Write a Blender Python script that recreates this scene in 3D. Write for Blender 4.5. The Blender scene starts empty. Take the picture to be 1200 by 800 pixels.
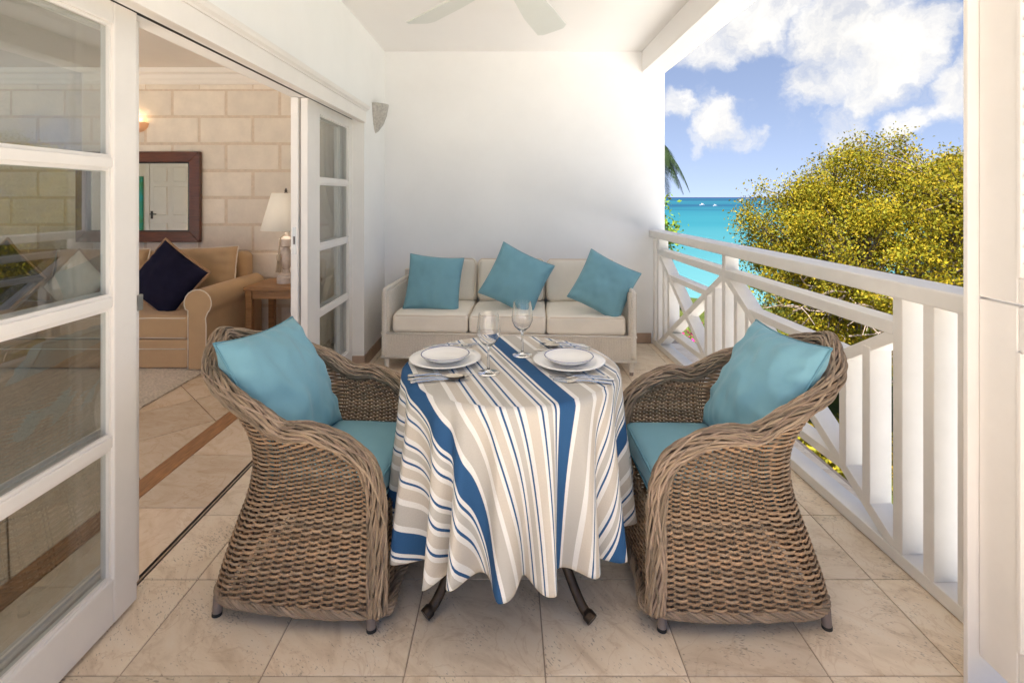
import bpy, math, random
import numpy as np
from mathutils import Vector, Matrix, noise as mnoise
R = math.radians
random.seed(7)
sc = bpy.context.scene
COL = sc.collection

# ------------------------------------------------------------------ camera
cam_d = bpy.data.cameras.new('camera')
cam_d.sensor_width = 36.0
cam_d.lens = 18.0
cam_d.shift_x = 4.0 / 1200.0
cam_d.shift_y = -169.0 / 1200.0
cam_d.clip_start = 0.05
cam_d.clip_end = 20000.0
cam = bpy.data.objects.new('camera', cam_d)
cam.location = (0.0, 0.0, 1.35)
cam.rotation_euler = (R(90), 0, 0)
COL.objects.link(cam)
sc.camera = cam

# ------------------------------------------------------------------ light
SUN_DIR = Vector((-0.20, -0.34, 0.92)).normalized()      # towards the sun
sun_el = math.asin(SUN_DIR.z)
sun_az = math.atan2(SUN_DIR.x, SUN_DIR.y)
sd = bpy.data.lights.new('sun', 'SUN')
sd.energy = 4.6
sd.angle = R(0.53)
sd.color = (1.0, 0.985, 0.97)
so = bpy.data.objects.new('sun', sd)
so.rotation_euler = (-SUN_DIR).to_track_quat('-Z', 'Y').to_euler()
so.location = (-8, -10, 14)
COL.objects.link(so)

sc.view_settings.view_transform = 'Standard'
sc.view_settings.look = 'None'
sc.view_settings.gamma = 1.0
sc.view_settings.use_curve_mapping = False
sc.view_settings.exposure = 2.33

sc.render.engine = 'CYCLES'
sc.cycles.use_denoising = True
try:
    sc.cycles.denoiser = 'OPENIMAGEDENOISE'
except Exception:
    pass
sc.cycles.max_bounces = 12
sc.cycles.diffuse_bounces = 7
sc.cycles.glossy_bounces = 5
sc.cycles.transmission_bounces = 8
sc.cycles.transparent_max_bounces = 16
sc.cycles.caustics_reflective = False
sc.cycles.caustics_refractive = False
sc.cycles.sample_clamp_indirect = 6.0

def pxdir(px, py):
    return Vector(((px - 596) / 600.0, 1.0, (231 - py) / 600.0)).normalized()

world = bpy.data.worlds.new('World')
sc.world = world
world.use_nodes = True
nt = world.node_tree
nt.nodes.clear()
def N(tree, typ, **kw):
    n = tree.nodes.new(typ)
    for k, v in kw.items():
        setattr(n, k, v)
    return n
def build_world():
    L = nt.links.new
    out = N(nt, 'ShaderNodeOutputWorld')
    sky = N(nt, 'ShaderNodeTexSky')
    sky.sky_type = 'NISHITA'
    sky.sun_disc = False
    sky.sun_elevation = sun_el
    sky.sun_rotation = sun_az
    sky.altitude = 5
    sky.air_density = 0.92
    sky.dust_density = 0.05
    sky.ozone_density = 1.3
    bg = N(nt, 'ShaderNodeBackground')
    bg.inputs['Strength'].default_value = 0.05
    tcs = N(nt, 'ShaderNodeTexCoord')
    lift = N(nt, 'ShaderNodeVectorMath', operation='ADD'); L(tcs.outputs['Generated'], lift.inputs[0]); lift.inputs[1].default_value = (0, 0, .22)
    ln = N(nt, 'ShaderNodeVectorMath', operation='NORMALIZE'); L(lift.outputs[0], ln.inputs[0]); L(ln.outputs[0], sky.inputs['Vector'])
    tint = N(nt, 'ShaderNodeVectorMath', operation='MULTIPLY')
    L(sky.outputs[0], tint.inputs[0]); tint.inputs[1].default_value = (1.22, .975, .87)
    L(tint.outputs[0], bg.inputs['Color'])
    tc = N(nt, 'ShaderNodeTexCoord')
    # warp the direction a little so that cloud edges are ragged
    nz = N(nt, 'ShaderNodeTexNoise')
    nz.inputs['Scale'].default_value = 7.0
    nz.inputs['Detail'].default_value = 6.0
    nz.inputs['Roughness'].default_value = 0.6
    L(tc.outputs['Generated'], nz.inputs['Vector'])
    sub = N(nt, 'ShaderNodeVectorMath', operation='SUBTRACT')
    L(nz.outputs['Color'], sub.inputs[0])
    sub.inputs[1].default_value = (0.5, 0.5, 0.5)
    scl = N(nt, 'ShaderNodeVectorMath', operation='SCALE')
    L(sub.outputs[0], scl.inputs[0])
    scl.inputs['Scale'].default_value = 0.17
    add = N(nt, 'ShaderNodeVectorMath', operation='ADD')
    L(tc.outputs['Generated'], add.inputs[0])
    L(scl.outputs[0], add.inputs[1])
    nrm = N(nt, 'ShaderNodeVectorMath', operation='NORMALIZE')
    L(add.outputs[0], nrm.inputs[0])
    # individual clouds of this sky: direction, angular radius (deg), weight
    clouds = [(990, 40, 5.0, 1.0), (1045, 62, 5.2, 1.0), (965, 95, 3.6, .85), (1085, 40, 3.2, .85), (1020, 100, 3.6, .85),
              (885, 22, 4.2, .95), (838, 50, 3.2, .8), (925, 0, 3.0, .85), (842, 142, 3.0, .85), (862, 158, 1.8, .6), (825, 160, 1.6, .5),
              (797, 126, 2.4, .75), (1118, 118, 2.8, .9), (1000, 147, 2.6, .65), (1070, 146, 2.2, .65), (885, 157, 1.6, .55),
              (1180, 110, 5, .9), (1300, 30, 8, 1.0), (1350, 140, 6, .8), (650, 110, 5, .8), (500, 60, 7, .8),
              (760, -80, 7, .9), (1000, -160, 8, .9), (400, 150, 5, .7), (600, -260, 9, .8)]
    acc = None
    for px, py, rad, wgt in clouds:
        d = pxdir(px, py)
        dt = N(nt, 'ShaderNodeVectorMath', operation='DOT_PRODUCT')
        L(nrm.outputs[0], dt.inputs[0])
        dt.inputs[1].default_value = d
        mr = N(nt, 'ShaderNodeMapRange')
        mr.interpolation_type = 'SMOOTHSTEP'
        mr.inputs['From Min'].default_value = math.cos(R(rad * 1.12))
        mr.inputs['From Max'].default_value = math.cos(R(rad * 0.12))
        mr.inputs['To Min'].default_value = 0.0
        mr.inputs['To Max'].default_value = wgt
        L(dt.outputs['Value'], mr.inputs['Value'])
        if acc is None:
            acc = mr.outputs[0]
        else:
            mx = N(nt, 'ShaderNodeMath', operation='MAXIMUM')
            L(acc, mx.inputs[0]); L(mr.outputs[0], mx.inputs[1])
            acc = mx.outputs[0]
    # scattered clouds everywhere else
    n2 = N(nt, 'ShaderNodeTexNoise')
    n2.inputs['Scale'].default_value = 3.4
    n2.inputs['Detail'].default_value = 8.0
    n2.inputs['Roughness'].default_value = 0.58
    mp = N(nt, 'ShaderNodeMapping')
    mp.inputs['Scale'].default_value = (1, 1, 2.2)
    mp.inputs['Location'].default_value = (3.1, 1.7, .4)
    L(nrm.outputs[0], mp.inputs['Vector'])
    L(mp.outputs[0], n2.inputs['Vector'])
    m2 = N(nt, 'ShaderNodeMapRange')
    m2.interpolation_type = 'SMOOTHSTEP'
    m2.inputs['From Min'].default_value = 0.60
    m2.inputs['From Max'].default_value = 0.80
    m2.inputs['To Max'].default_value = 0.55
    L(n2.outputs['Fac'], m2.inputs['Value'])
    mx = N(nt, 'ShaderNodeMath', operation='MAXIMUM')
    L(acc, mx.inputs[0]); L(m2.outputs[0], mx.inputs[1])
    # fine puffiness breaks up the mask
    n3 = N(nt, 'ShaderNodeTexNoise')
    n3.inputs['Scale'].default_value = 16.0
    n3.inputs['Detail'].default_value = 8.0
    n3.inputs['Roughness'].default_value = 0.62
    L(nrm.outputs[0], n3.inputs['Vector'])
    m3 = N(nt, 'ShaderNodeMapRange')
    m3.inputs['From Min'].default_value = 0.3
    m3.inputs['From Max'].default_value = 0.7
    m3.inputs['To Min'].default_value = -0.42
    m3.inputs['To Max'].default_value = 0.22
    L(n3.outputs['Fac'], m3.inputs['Value'])
    ad = N(nt, 'ShaderNodeMath', operation='ADD')
    L(mx.outputs[0], ad.inputs[0]); L(m3.outputs[0], ad.inputs[1])
    mk = N(nt, 'ShaderNodeMapRange')
    mk.interpolation_type = 'SMOOTHSTEP'
    mk.inputs['From Min'].default_value = 0.04
    mk.inputs['From Max'].default_value = 0.92
    L(ad.outputs[0], mk.inputs['Value'])
    # fewer clouds below the horizon
    cb = N(nt, 'ShaderNodeBackground')
    cr = N(nt, 'ShaderNodeMapRange')
    cr.inputs['From Min'].default_value = 0.25
    cr.inputs['From Max'].default_value = 0.75
    cr.inputs['To Min'].default_value = 0.86
    cr.inputs['To Max'].default_value = 1.1
    L(n3.outputs['Fac'], cr.inputs['Value'])
    cc = N(nt, 'ShaderNodeVectorMath', operation='SCALE')
    cc.inputs[0].default_value = (1.0, 0.98, 0.95)
    L(cr.outputs[0], cc.inputs['Scale'])
    L(cc.outputs[0], cb.inputs['Color'])
    cb.inputs['Strength'].default_value = CLOUD
    mix = N(nt, 'ShaderNodeMixShader')
    L(mk.outputs[0], mix.inputs['Fac'])
    L(bg.outputs[0], mix.inputs[1]); L(cb.outputs[0], mix.inputs[2])
    L(mix.outputs[0], out.inputs['Surface'])
CLOUD = 0.208
build_world()

# ------------------------------------------------------------------ materials
MATS = {}
def mat(name, col, rough=0.6, var=0.0, vscale=8.0, bump=0.0, bscale=60.0, metallic=0.0, spec=0.5,
        col2=None, stretch=(1, 1, 1), coords='Object', rand=0.0, attr=None, sheen=0.0, coat=0.0, transl=0.0, bdetail=4.0):
    if name in MATS:
        return MATS[name]
    m = bpy.data.materials.new(name)
    m.use_nodes = True
    t = m.node_tree
    L = t.links.new
    b = t.nodes['Principled BSDF']
    b.inputs['Base Color'].default_value = (*col, 1)
    b.inputs['Roughness'].default_value = rough
    b.inputs['Metallic'].default_value = metallic
    b.inputs['Specular IOR Level'].default_value = spec
    if sheen:
        b.inputs['Sheen Weight'].default_value = sheen
        b.inputs['Sheen Roughness'].default_value = 0.5
    if coat:
        b.inputs['Coat Weight'].default_value = coat
        b.inputs['Coat Roughness'].default_value = 0.15
    tc = N(t, 'ShaderNodeTexCoord')
    mp = N(t, 'ShaderNodeMapping')
    mp.inputs['Scale'].default_value = stretch
    vec = tc.outputs[coords]
    if rand:
        oi = N(t, 'ShaderNodeObjectInfo')
        mu = N(t, 'ShaderNodeMath', operation='MULTIPLY')
        mu.inputs[1].default_value = 37.0
        L(oi.outputs['Random'], mu.inputs[0])
        av = N(t, 'ShaderNodeVectorMath', operation='ADD')
        L(vec, av.inputs[0]); L(mu.outputs[0], av.inputs[1])
        vec = av.outputs[0]
    L(vec, mp.inputs['Vector'])
    colsock = None
    if var > 0 or col2:
        nz = N(t, 'ShaderNodeTexNoise')
        nz.inputs['Scale'].default_value = vscale
        nz.inputs['Detail'].default_value = 6.0
        nz.inputs['Roughness'].default_value = 0.62
        L(mp.outputs[0], nz.inputs['Vector'])
        rp = N(t, 'ShaderNodeValToRGB')
        c2 = col2 if col2 else tuple(max(0, c * (1 - var)) for c in col)
        c1 = tuple(min(1, c * (1 + var * .6)) for c in col) if not col2 else col
        rp.color_ramp.elements[0].position = 0.3
        rp.color_ramp.elements[0].color = (*c2, 1)
        rp.color_ramp.elements[1].position = 0.7
        rp.color_ramp.elements[1].color = (*c1, 1)
        L(nz.outputs['Fac'], rp.inputs['Fac'])
        colsock = rp.outputs['Color']
    def scale_by(sock, facsock):
        s = N(t, 'ShaderNodeVectorMath', operation='SCALE')
        if sock is None:
            s.inputs[0].default_value = col
        else:
            L(sock, s.inputs[0])
        L(facsock, s.inputs['Scale'])
        return s.outputs[0]
    if rand:
        rr = N(t, 'ShaderNodeMapRange')
        rr.inputs['To Min'].default_value = 1 - rand
        rr.inputs['To Max'].default_value = 1 + rand
        L(oi.outputs['Random'], rr.inputs['Value'])
        colsock = scale_by(colsock, rr.outputs[0])
    if attr:
        at = N(t, 'ShaderNodeAttribute')
        at.attribute_name = attr
        mx = N(t, 'ShaderNodeMix', data_type='RGBA', blend_type='MULTIPLY')
        mx.inputs[0].default_value = 1.0
        if colsock is None:
            mx.inputs[6].default_value = (*col, 1)
        else:
            L(colsock, mx.inputs[6])
        L(at.outputs['Color'], mx.inputs[7])
        colsock = mx.outputs[2]
    if colsock is not None:
        L(colsock, b.inputs['Base Color'])
    if bump > 0:
        nb = N(t, 'ShaderNodeTexNoise')
        nb.inputs['Scale'].default_value = bscale
        nb.inputs['Detail'].default_value = bdetail
        L(mp.outputs[0], nb.inputs['Vector'])
        bp = N(t, 'ShaderNodeBump')
        bp.inputs['Strength'].default_value = bump
        bp.inputs['Distance'].default_value = 0.01
        L(nb.outputs['Fac'], bp.inputs['Height'])
        L(bp.outputs[0], b.inputs['Normal'])
    if transl:
        tr = N(t, 'ShaderNodeBsdfTranslucent')
        if colsock is not None:
            L(colsock, tr.inputs['Color'])
        else:
            tr.inputs['Color'].default_value = (*col, 1)
        ms = N(t, 'ShaderNodeMixShader')
        ms.inputs[0].default_value = transl
        o = t.nodes['Material Output']
        L(b.outputs[0], ms.inputs[1]); L(tr.outputs[0], ms.inputs[2])
        L(ms.outputs[0], o.inputs['Surface'])
    MATS[name] = m
    return m

def glass_mat():
    m = bpy.data.materials.new('window_glass')
    m.use_nodes = True
    t = m.node_tree; L = t.links.new
    t.nodes.clear()
    o = N(t, 'ShaderNodeOutputMaterial')
    tr = N(t, 'ShaderNodeBsdfTransparent')
    tr.inputs['Color'].default_value = (0.85, 0.87, 0.865, 1)
    gl = N(t, 'ShaderNodeBsdfGlossy')
    gl.inputs['Roughness'].default_value = 0.0
    fr = N(t, 'ShaderNodeFresnel')
    fr.inputs['IOR'].default_value = 2.2
    ms = N(t, 'ShaderNodeMixShader')
    # only the face turned to the viewer reflects; the back face of the pane just transmits
    ge = N(t, 'ShaderNodeNewGeometry')
    iv = N(t, 'ShaderNodeMath', operation='SUBTRACT'); iv.inputs[0].default_value = 1.0
    L(ge.outputs['Backfacing'], iv.inputs[1])
    fm = N(t, 'ShaderNodeMath', operation='MULTIPLY')
    L(fr.outputs[0], fm.inputs[0]); L(iv.outputs[0], fm.inputs[1])
    L(fm.outputs[0], ms.inputs[0]); L(tr.outputs[0], ms.inputs[1]); L(gl.outputs[0], ms.inputs[2])
    L(ms.outputs[0], o.inputs['Surface'])
    MATS['window_glass'] = m
glass_mat()

def wine_glass_mat():
    m = bpy.data.materials.new('crystal')
    m.use_nodes = True
    t = m.node_tree; L = t.links.new
    t.nodes.clear()
    o = N(t, 'ShaderNodeOutputMaterial')
    g = N(t, 'ShaderNodeBsdfGlass'); g.inputs['IOR'].default_value = 1.46
    g.inputs['Roughness'].default_value = 0.0
    L(g.outputs[0], o.inputs['Surface'])
    MATS['crystal'] = m
wine_glass_mat()

WHITE = mat('white_paint', (0.85, 0.835, 0.805), 0.45, var=0.03, vscale=3, bump=0.05, bscale=25)
WHITE_TRIM = mat('white_trim', (0.80, 0.765, 0.725), 0.38, var=0.04, vscale=5, bump=0.04, bscale=40, rand=.015)
RAILW = mat('rail_paint', (0.80, 0.765, 0.715), 0.42, var=0.05, vscale=7, bump=0.05, bscale=45, rand=.02)
PLASTER = mat('plaster', (0.86, 0.855, 0.845), 0.85, var=0.035, vscale=1.6, bump=0.10, bscale=18, spec=.25)
CEILP = mat('ceiling_paint', (0.845, 0.83, 0.81), 0.9, var=0.02, vscale=1.2, bump=0.05, bscale=14, spec=.2)
INPLASTER = mat('interior_plaster', (0.86, 0.80, 0.735), 0.9, var=0.03, vscale=2, bump=0.05, bscale=20, spec=.2)
CORAL = mat('coral_stone', (0.84, 0.745, 0.635), 0.9, var=0.08, vscale=7, bump=0.5, bscale=30, rand=.06, spec=.2, bdetail=8)
MORTAR = mat('mortar', (0.74, 0.61, 0.48), 0.95, var=0.12, vscale=25, bump=0.4, bscale=60, spec=.15)
GROUT = mat('grout', (0.44, 0.345, 0.265), 0.95, var=0.2, vscale=30, bump=0.3, bscale=80, spec=.2)
TEAL = mat('teal_canvas', (0.215, 0.435, 0.525), 0.85, var=0.07, vscale=5, bump=0.10, bscale=420, spec=.25, sheen=.15)
TEALD = mat('teal_piping', (0.15, 0.33, 0.41), 0.85, var=0.05, vscale=30, spec=.25)
TEAL2 = mat('teal_linen', (0.195, 0.395, 0.465), 0.88, var=0.06, vscale=6, bump=0.15, bscale=380, spec=.2, sheen=.12)
CREAM = mat('cream_canvas', (0.87, 0.80, 0.69), 0.88, var=0.05, vscale=5, bump=0.12, bscale=300, spec=.2, sheen=.1)
CREAMP = mat('cream_piping', (0.74, 0.63, 0.50), 0.88, spec=.2)
TAN = mat('tan_upholstery', (0.52, 0.345, 0.19), 0.85, var=0.07, vscale=5, bump=0.15, bscale=260, spec=.25, sheen=.2)
PIPEW = mat('white_piping', (0.78, 0.70, 0.58), 0.8, spec=.2)
NAVY = mat('navy_linen', (0.013, 0.012, 0.030), 0.92, var=0.2, vscale=12, bump=0.15, bscale=300, spec=.15)
FRINGE = mat('tan_braid', (0.40, 0.24, 0.14), 0.9, var=0.2, vscale=60, bump=.3, bscale=200)
WICKER = mat('rattan', (0.375, 0.252, 0.155), 0.5, var=0.22, vscale=26, bump=0.35, bscale=220, attr='tone', spec=.35)
RIMW = mat('rattan_rim', (0.34, 0.25, 0.178), 0.55, var=0.22, vscale=22, bump=0.35, bscale=220, attr='tone', spec=.3)
LOOM = mat('woven_cream', (0.82, 0.755, 0.665), 0.75, var=0.2, vscale=170, bump=0.5, bscale=240, spec=.3)
FOOT = mat('grey_foot', (0.24, 0.19, 0.165), 0.5, var=0.15, vscale=20)
BLACKR = mat('black_rubber', (0.015, 0.015, 0.015), 0.7)
BRONZE = mat('dark_bronze', (0.07, 0.05, 0.036), 0.42, var=0.5, vscale=18, bump=.3, bscale=50, metallic=.75)
STEEL = mat('cutlery_steel', (0.56, 0.535, 0.50), 0.24, metallic=1.0)
NICKEL = mat('nickel', (0.42, 0.40, 0.38), 0.35, metallic=1.0)
PORC = mat('porcelain', (0.86, 0.85, 0.83), 0.12, coat=.6)
BLUERIM = mat('blue_glaze', (0.03, 0.05, 0.22), 0.25)
OAK = mat('oak_strip', (0.36, 0.175, 0.075), 0.42, var=0.42, vscale=9, stretch=(9, 1, 1), bump=.1, bscale=30)
PINE = mat('pine_table', (0.34, 0.17, 0.065), 0.45, var=0.4, vscale=6, stretch=(1, 9, 9), bump=.1, bscale=25)
MAHOG = mat('mahogany', (0.13, 0.034, 0.014), 0.28, var=0.4, vscale=9, stretch=(1, 1, 7), coat=.3)
DARKW = mat('dark_slip', (0.012, 0.007, 0.005), 0.4)
GILT = mat('mirror_bevel', (0.65, 0.58, 0.45), 0.25, metallic=1.0)
MIRROR = mat('mirror_glass', (0.82, 0.84, 0.83), 0.0, metallic=1.0)
RUG = mat('rug_pile', (0.72, 0.62, 0.51), 0.98, var=0.3, vscale=70, bump=1.0, bscale=110, spec=.1, sheen=.3)
SHADE = mat('lamp_shade_linen', (0.87, 0.84, 0.79), 0.9, transl=.35, spec=.1)
LAMPB = mat('washed_wood', (0.72, 0.61, 0.53), 0.6, var=0.15, vscale=25, bump=.2, bscale=60)
ROPE = mat('cotton_rope', (0.62, 0.50, 0.37), 0.95, var=.2, vscale=60, bump=.5, bscale=140)
STONEL = mat('sconce_stone', (0.50, 0.47, 0.43), 0.9, var=0.28, vscale=60, bump=.6, bscale=110, bdetail=8)
CURT = mat('cream_curtain', (0.72, 0.64, 0.50), 0.95, transl=.35, spec=.1)
FANP = mat('fan_paint', (0.66, 0.69, 0.66), 0.35, var=.03, vscale=4)
DARKM = mat('dark_metal', (0.10, 0.08, 0.075), 0.5, metallic=.6, var=.3, vscale=30)
TRACKB = mat('track_black', (0.012, 0.011, 0.01), 0.6)
SKIRT = mat('skirting_stone', (0.42, 0.30, 0.225), 0.55, var=0.2, vscale=6, bump=.15, bscale=30)

def travertine(name, base, dark, light, rough, pit):
    m = bpy.data.materials.new(name)
    m.use_nodes = True
    t = m.node_tree; L = t.links.new
    b = t.nodes['Principled BSDF']
    tc = N(t, 'ShaderNodeTexCoord'); oi = N(t, 'ShaderNodeObjectInfo')
    mu = N(t, 'ShaderNodeMath', operation='MULTIPLY'); mu.inputs[1].default_value = 53.0
    L(oi.outputs['Random'], mu.inputs[0])
    av = N(t, 'ShaderNodeVectorMath', operation='ADD')
    L(tc.outputs['Object'], av.inputs[0]); L(mu.outputs[0], av.inputs[1])
    vr = N(t, 'ShaderNodeVectorRotate', rotation_type='Z_AXIS')
    L(av.outputs[0], vr.inputs['Vector'])
    an = N(t, 'ShaderNodeMath', operation='MULTIPLY'); an.inputs[1].default_value = 1.2
    L(oi.outputs['Random'], an.inputs[0]); L(an.outputs[0], vr.inputs['Angle'])
    mp = N(t, 'ShaderNodeMapping'); mp.inputs['Scale'].default_value = (1.0, 2.4, 1)
    L(vr.outputs[0], mp.inputs['Vector'])
    n1 = N(t, 'ShaderNodeTexNoise'); n1.inputs['Scale'].default_value = 4.5
    n1.inputs['Detail'].default_value = 9; n1.inputs['Roughness'].default_value = .66; n1.inputs['Distortion'].default_value = .8
    L(mp.outputs[0], n1.inputs['Vector'])
    rp = N(t, 'ShaderNodeValToRGB')
    e = rp.color_ramp.elements
    e[0].position = .28; e[0].color = (*dark, 1)
    e[1].position = .75; e[1].color = (*light, 1)
    k = e.new(.5); k.color = (*base, 1)
    L(n1.outputs['Fac'], rp.inputs['Fac'])
    # elongated pits
    mp2 = N(t, 'ShaderNodeMapping'); mp2.inputs['Scale'].default_value = (75, 190, 60)
    L(vr.outputs[0], mp2.inputs['Vector'])
    n2 = N(t, 'ShaderNodeTexNoise'); n2.inputs['Scale'].default_value = 1.0; n2.inputs['Detail'].default_value = 3
    L(mp2.outputs[0], n2.inputs['Vector'])
    n4 = N(t, 'ShaderNodeTexNoise'); n4.inputs['Scale'].default_value = 7.0; n4.inputs['Detail'].default_value = 3
    L(av.outputs[0], n4.inputs['Vector'])
    sm = N(t, 'ShaderNodeMath', operation='ADD')
    L(n2.outputs['Fac'], sm.inputs[0])
    s2 = N(t, 'ShaderNodeMath', operation='MULTIPLY'); s2.inputs[1].default_value = .45
    L(n4.outputs['Fac'], s2.inputs[0]); L(s2.outputs[0], sm.inputs[1])
    mr = N(t, 'ShaderNodeMapRange'); mr.inputs['From Min'].default_value = .86; mr.inputs['From Max'].default_value = .93
    mr.inputs['To Max'].default_value = pit
    L(sm.outputs[0], mr.inputs['Value'])
    mx = N(t, 'ShaderNodeMix', data_type='RGBA')
    L(mr.outputs[0], mx.inputs[0]); L(rp.outputs[0], mx.inputs[6]); mx.inputs[7].default_value = (dark[0]*.35, dark[1]*.33, dark[2]*.32, 1)
    # thin veins
    n5 = N(t, 'ShaderNodeTexNoise'); n5.inputs['Scale'].default_value = 6; n5.inputs['Detail'].default_value = 5; n5.inputs['Distortion'].default_value = 1.2
    L(vr.outputs[0], n5.inputs['Vector'])
    v1 = N(t, 'ShaderNodeMath', operation='SUBTRACT'); v1.inputs[1].default_value = .5; L(n5.outputs['Fac'], v1.inputs[0])
    v2 = N(t, 'ShaderNodeMath', operation='ABSOLUTE'); L(v1.outputs[0], v2.inputs[0])
    v3 = N(t, 'ShaderNodeMapRange'); v3.inputs['From Min'].default_value = 0; v3.inputs['From Max'].default_value = .018
    v3.inputs['To Min'].default_value = .28; v3.inputs['To Max'].default_value = 0
    L(v2.outputs[0], v3.inputs['Value'])
    mx2 = N(t, 'ShaderNodeMix', data_type='RGBA')
    L(v3.outputs[0], mx2.inputs[0]); L(mx.outputs[2], mx2.inputs[6]); mx2.inputs[7].default_value = (dark[0]*.8, dark[1]*.66, dark[2]*.5, 1)
    rr = N(t, 'ShaderNodeMapRange'); rr.inputs['To Min'].default_value = .86; rr.inputs['To Max'].default_value = 1.12
    L(oi.outputs['Random'], rr.inputs['Value'])
    sc_ = N(t, 'ShaderNodeVectorMath', operation='SCALE')
    L(mx2.outputs[2], sc_.inputs[0]); L(rr.outputs[0], sc_.inputs['Scale'])
    L(sc_.outputs[0], b.inputs['Base Color'])
    b.inputs['Roughness'].default_value = rough
    bp = N(t, 'ShaderNodeBump'); bp.inputs['Strength'].default_value = .35; bp.inputs['Distance'].default_value = .004
    inv = N(t, 'ShaderNodeMath', operation='SUBTRACT'); L(n1.outputs['Fac'], inv.inputs[0]); L(mr.outputs[0], inv.inputs[1])
    L(inv.outputs[0], bp.inputs['Height']); L(bp.outputs[0], b.inputs['Normal'])
    MATS[name] = m
    return m
TRAV = travertine('travertine', (0.80, 0.67, 0.515), (0.60, 0.465, 0.325), (0.84, 0.74, 0.605), .42, .55)
MARB = travertine('marble', (0.66, 0.53, 0.40), (0.56, 0.42, 0.29), (0.72, 0.61, 0.49), .26, .0)

# ------------------------------------------------------------------ mesh building
def catmull(pts, n, closed=False):
    P = [Vector(p) for p in pts]
    out = []
    m = len(P)
    segs = m if closed else m - 1
    for i in range(segs):
        p1 = P[i]; p2 = P[(i + 1) % m]
        p0 = P[i - 1] if (closed or i > 0) else p1 + (p1 - p2)
        p3 = P[(i + 2) % m] if (closed or i + 2 < m) else p2 + (p2 - p1)
        for k in range(n):
            t = k / n
            out.append(0.5 * ((2 * p1) + (p2 - p0) * t + (2 * p0 - 5 * p1 + 4 * p2 - p3) * t * t + (3 * p1 - p0 - 3 * p2 + p3) * t ** 3))
    if not closed:
        out.append(P[-1].copy())
    return out

def resample(path, step):
    P = [Vector(p) for p in path]
    d = [0.0]
    for a, b in zip(P, P[1:]):
        d.append(d[-1] + (b - a).length)
    n = max(2, int(round(d[-1] / step)) + 1)
    out = []
    j = 0
    for i in range(n):
        s = d[-1] * i / (n - 1)
        while j < len(d) - 2 and d[j + 1] < s:
            j += 1
        f = (s - d[j]) / max(1e-9, d[j + 1] - d[j])
        out.append(P[j].lerp(P[j + 1], min(1, max(0, f))))
    return out

def frames(path, closed=False):
    P = path; n = len(P)
    T = []
    for i in range(n):
        if closed:
            t = P[(i + 1) % n] - P[i - 1]
        else:
            t = P[min(i + 1, n - 1)] - P[max(i - 1, 0)]
        T.append(t.normalized() if t.length > 1e-9 else Vector((0, 0, 1)))
    up = Vector((0, 0, 1)) if abs(T[0].z) < .9 else Vector((1, 0, 0))
    n1 = (up - T[0] * up.dot(T[0])).normalized()
    F = []
    for i in range(n):
        n1 = (n1 - T[i] * n1.dot(T[i]))
        n1 = n1.normalized() if n1.length > 1e-6 else Vector((1, 0, 0))
        F.append((T[i], n1.copy(), T[i].cross(n1)))
    return F

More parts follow.
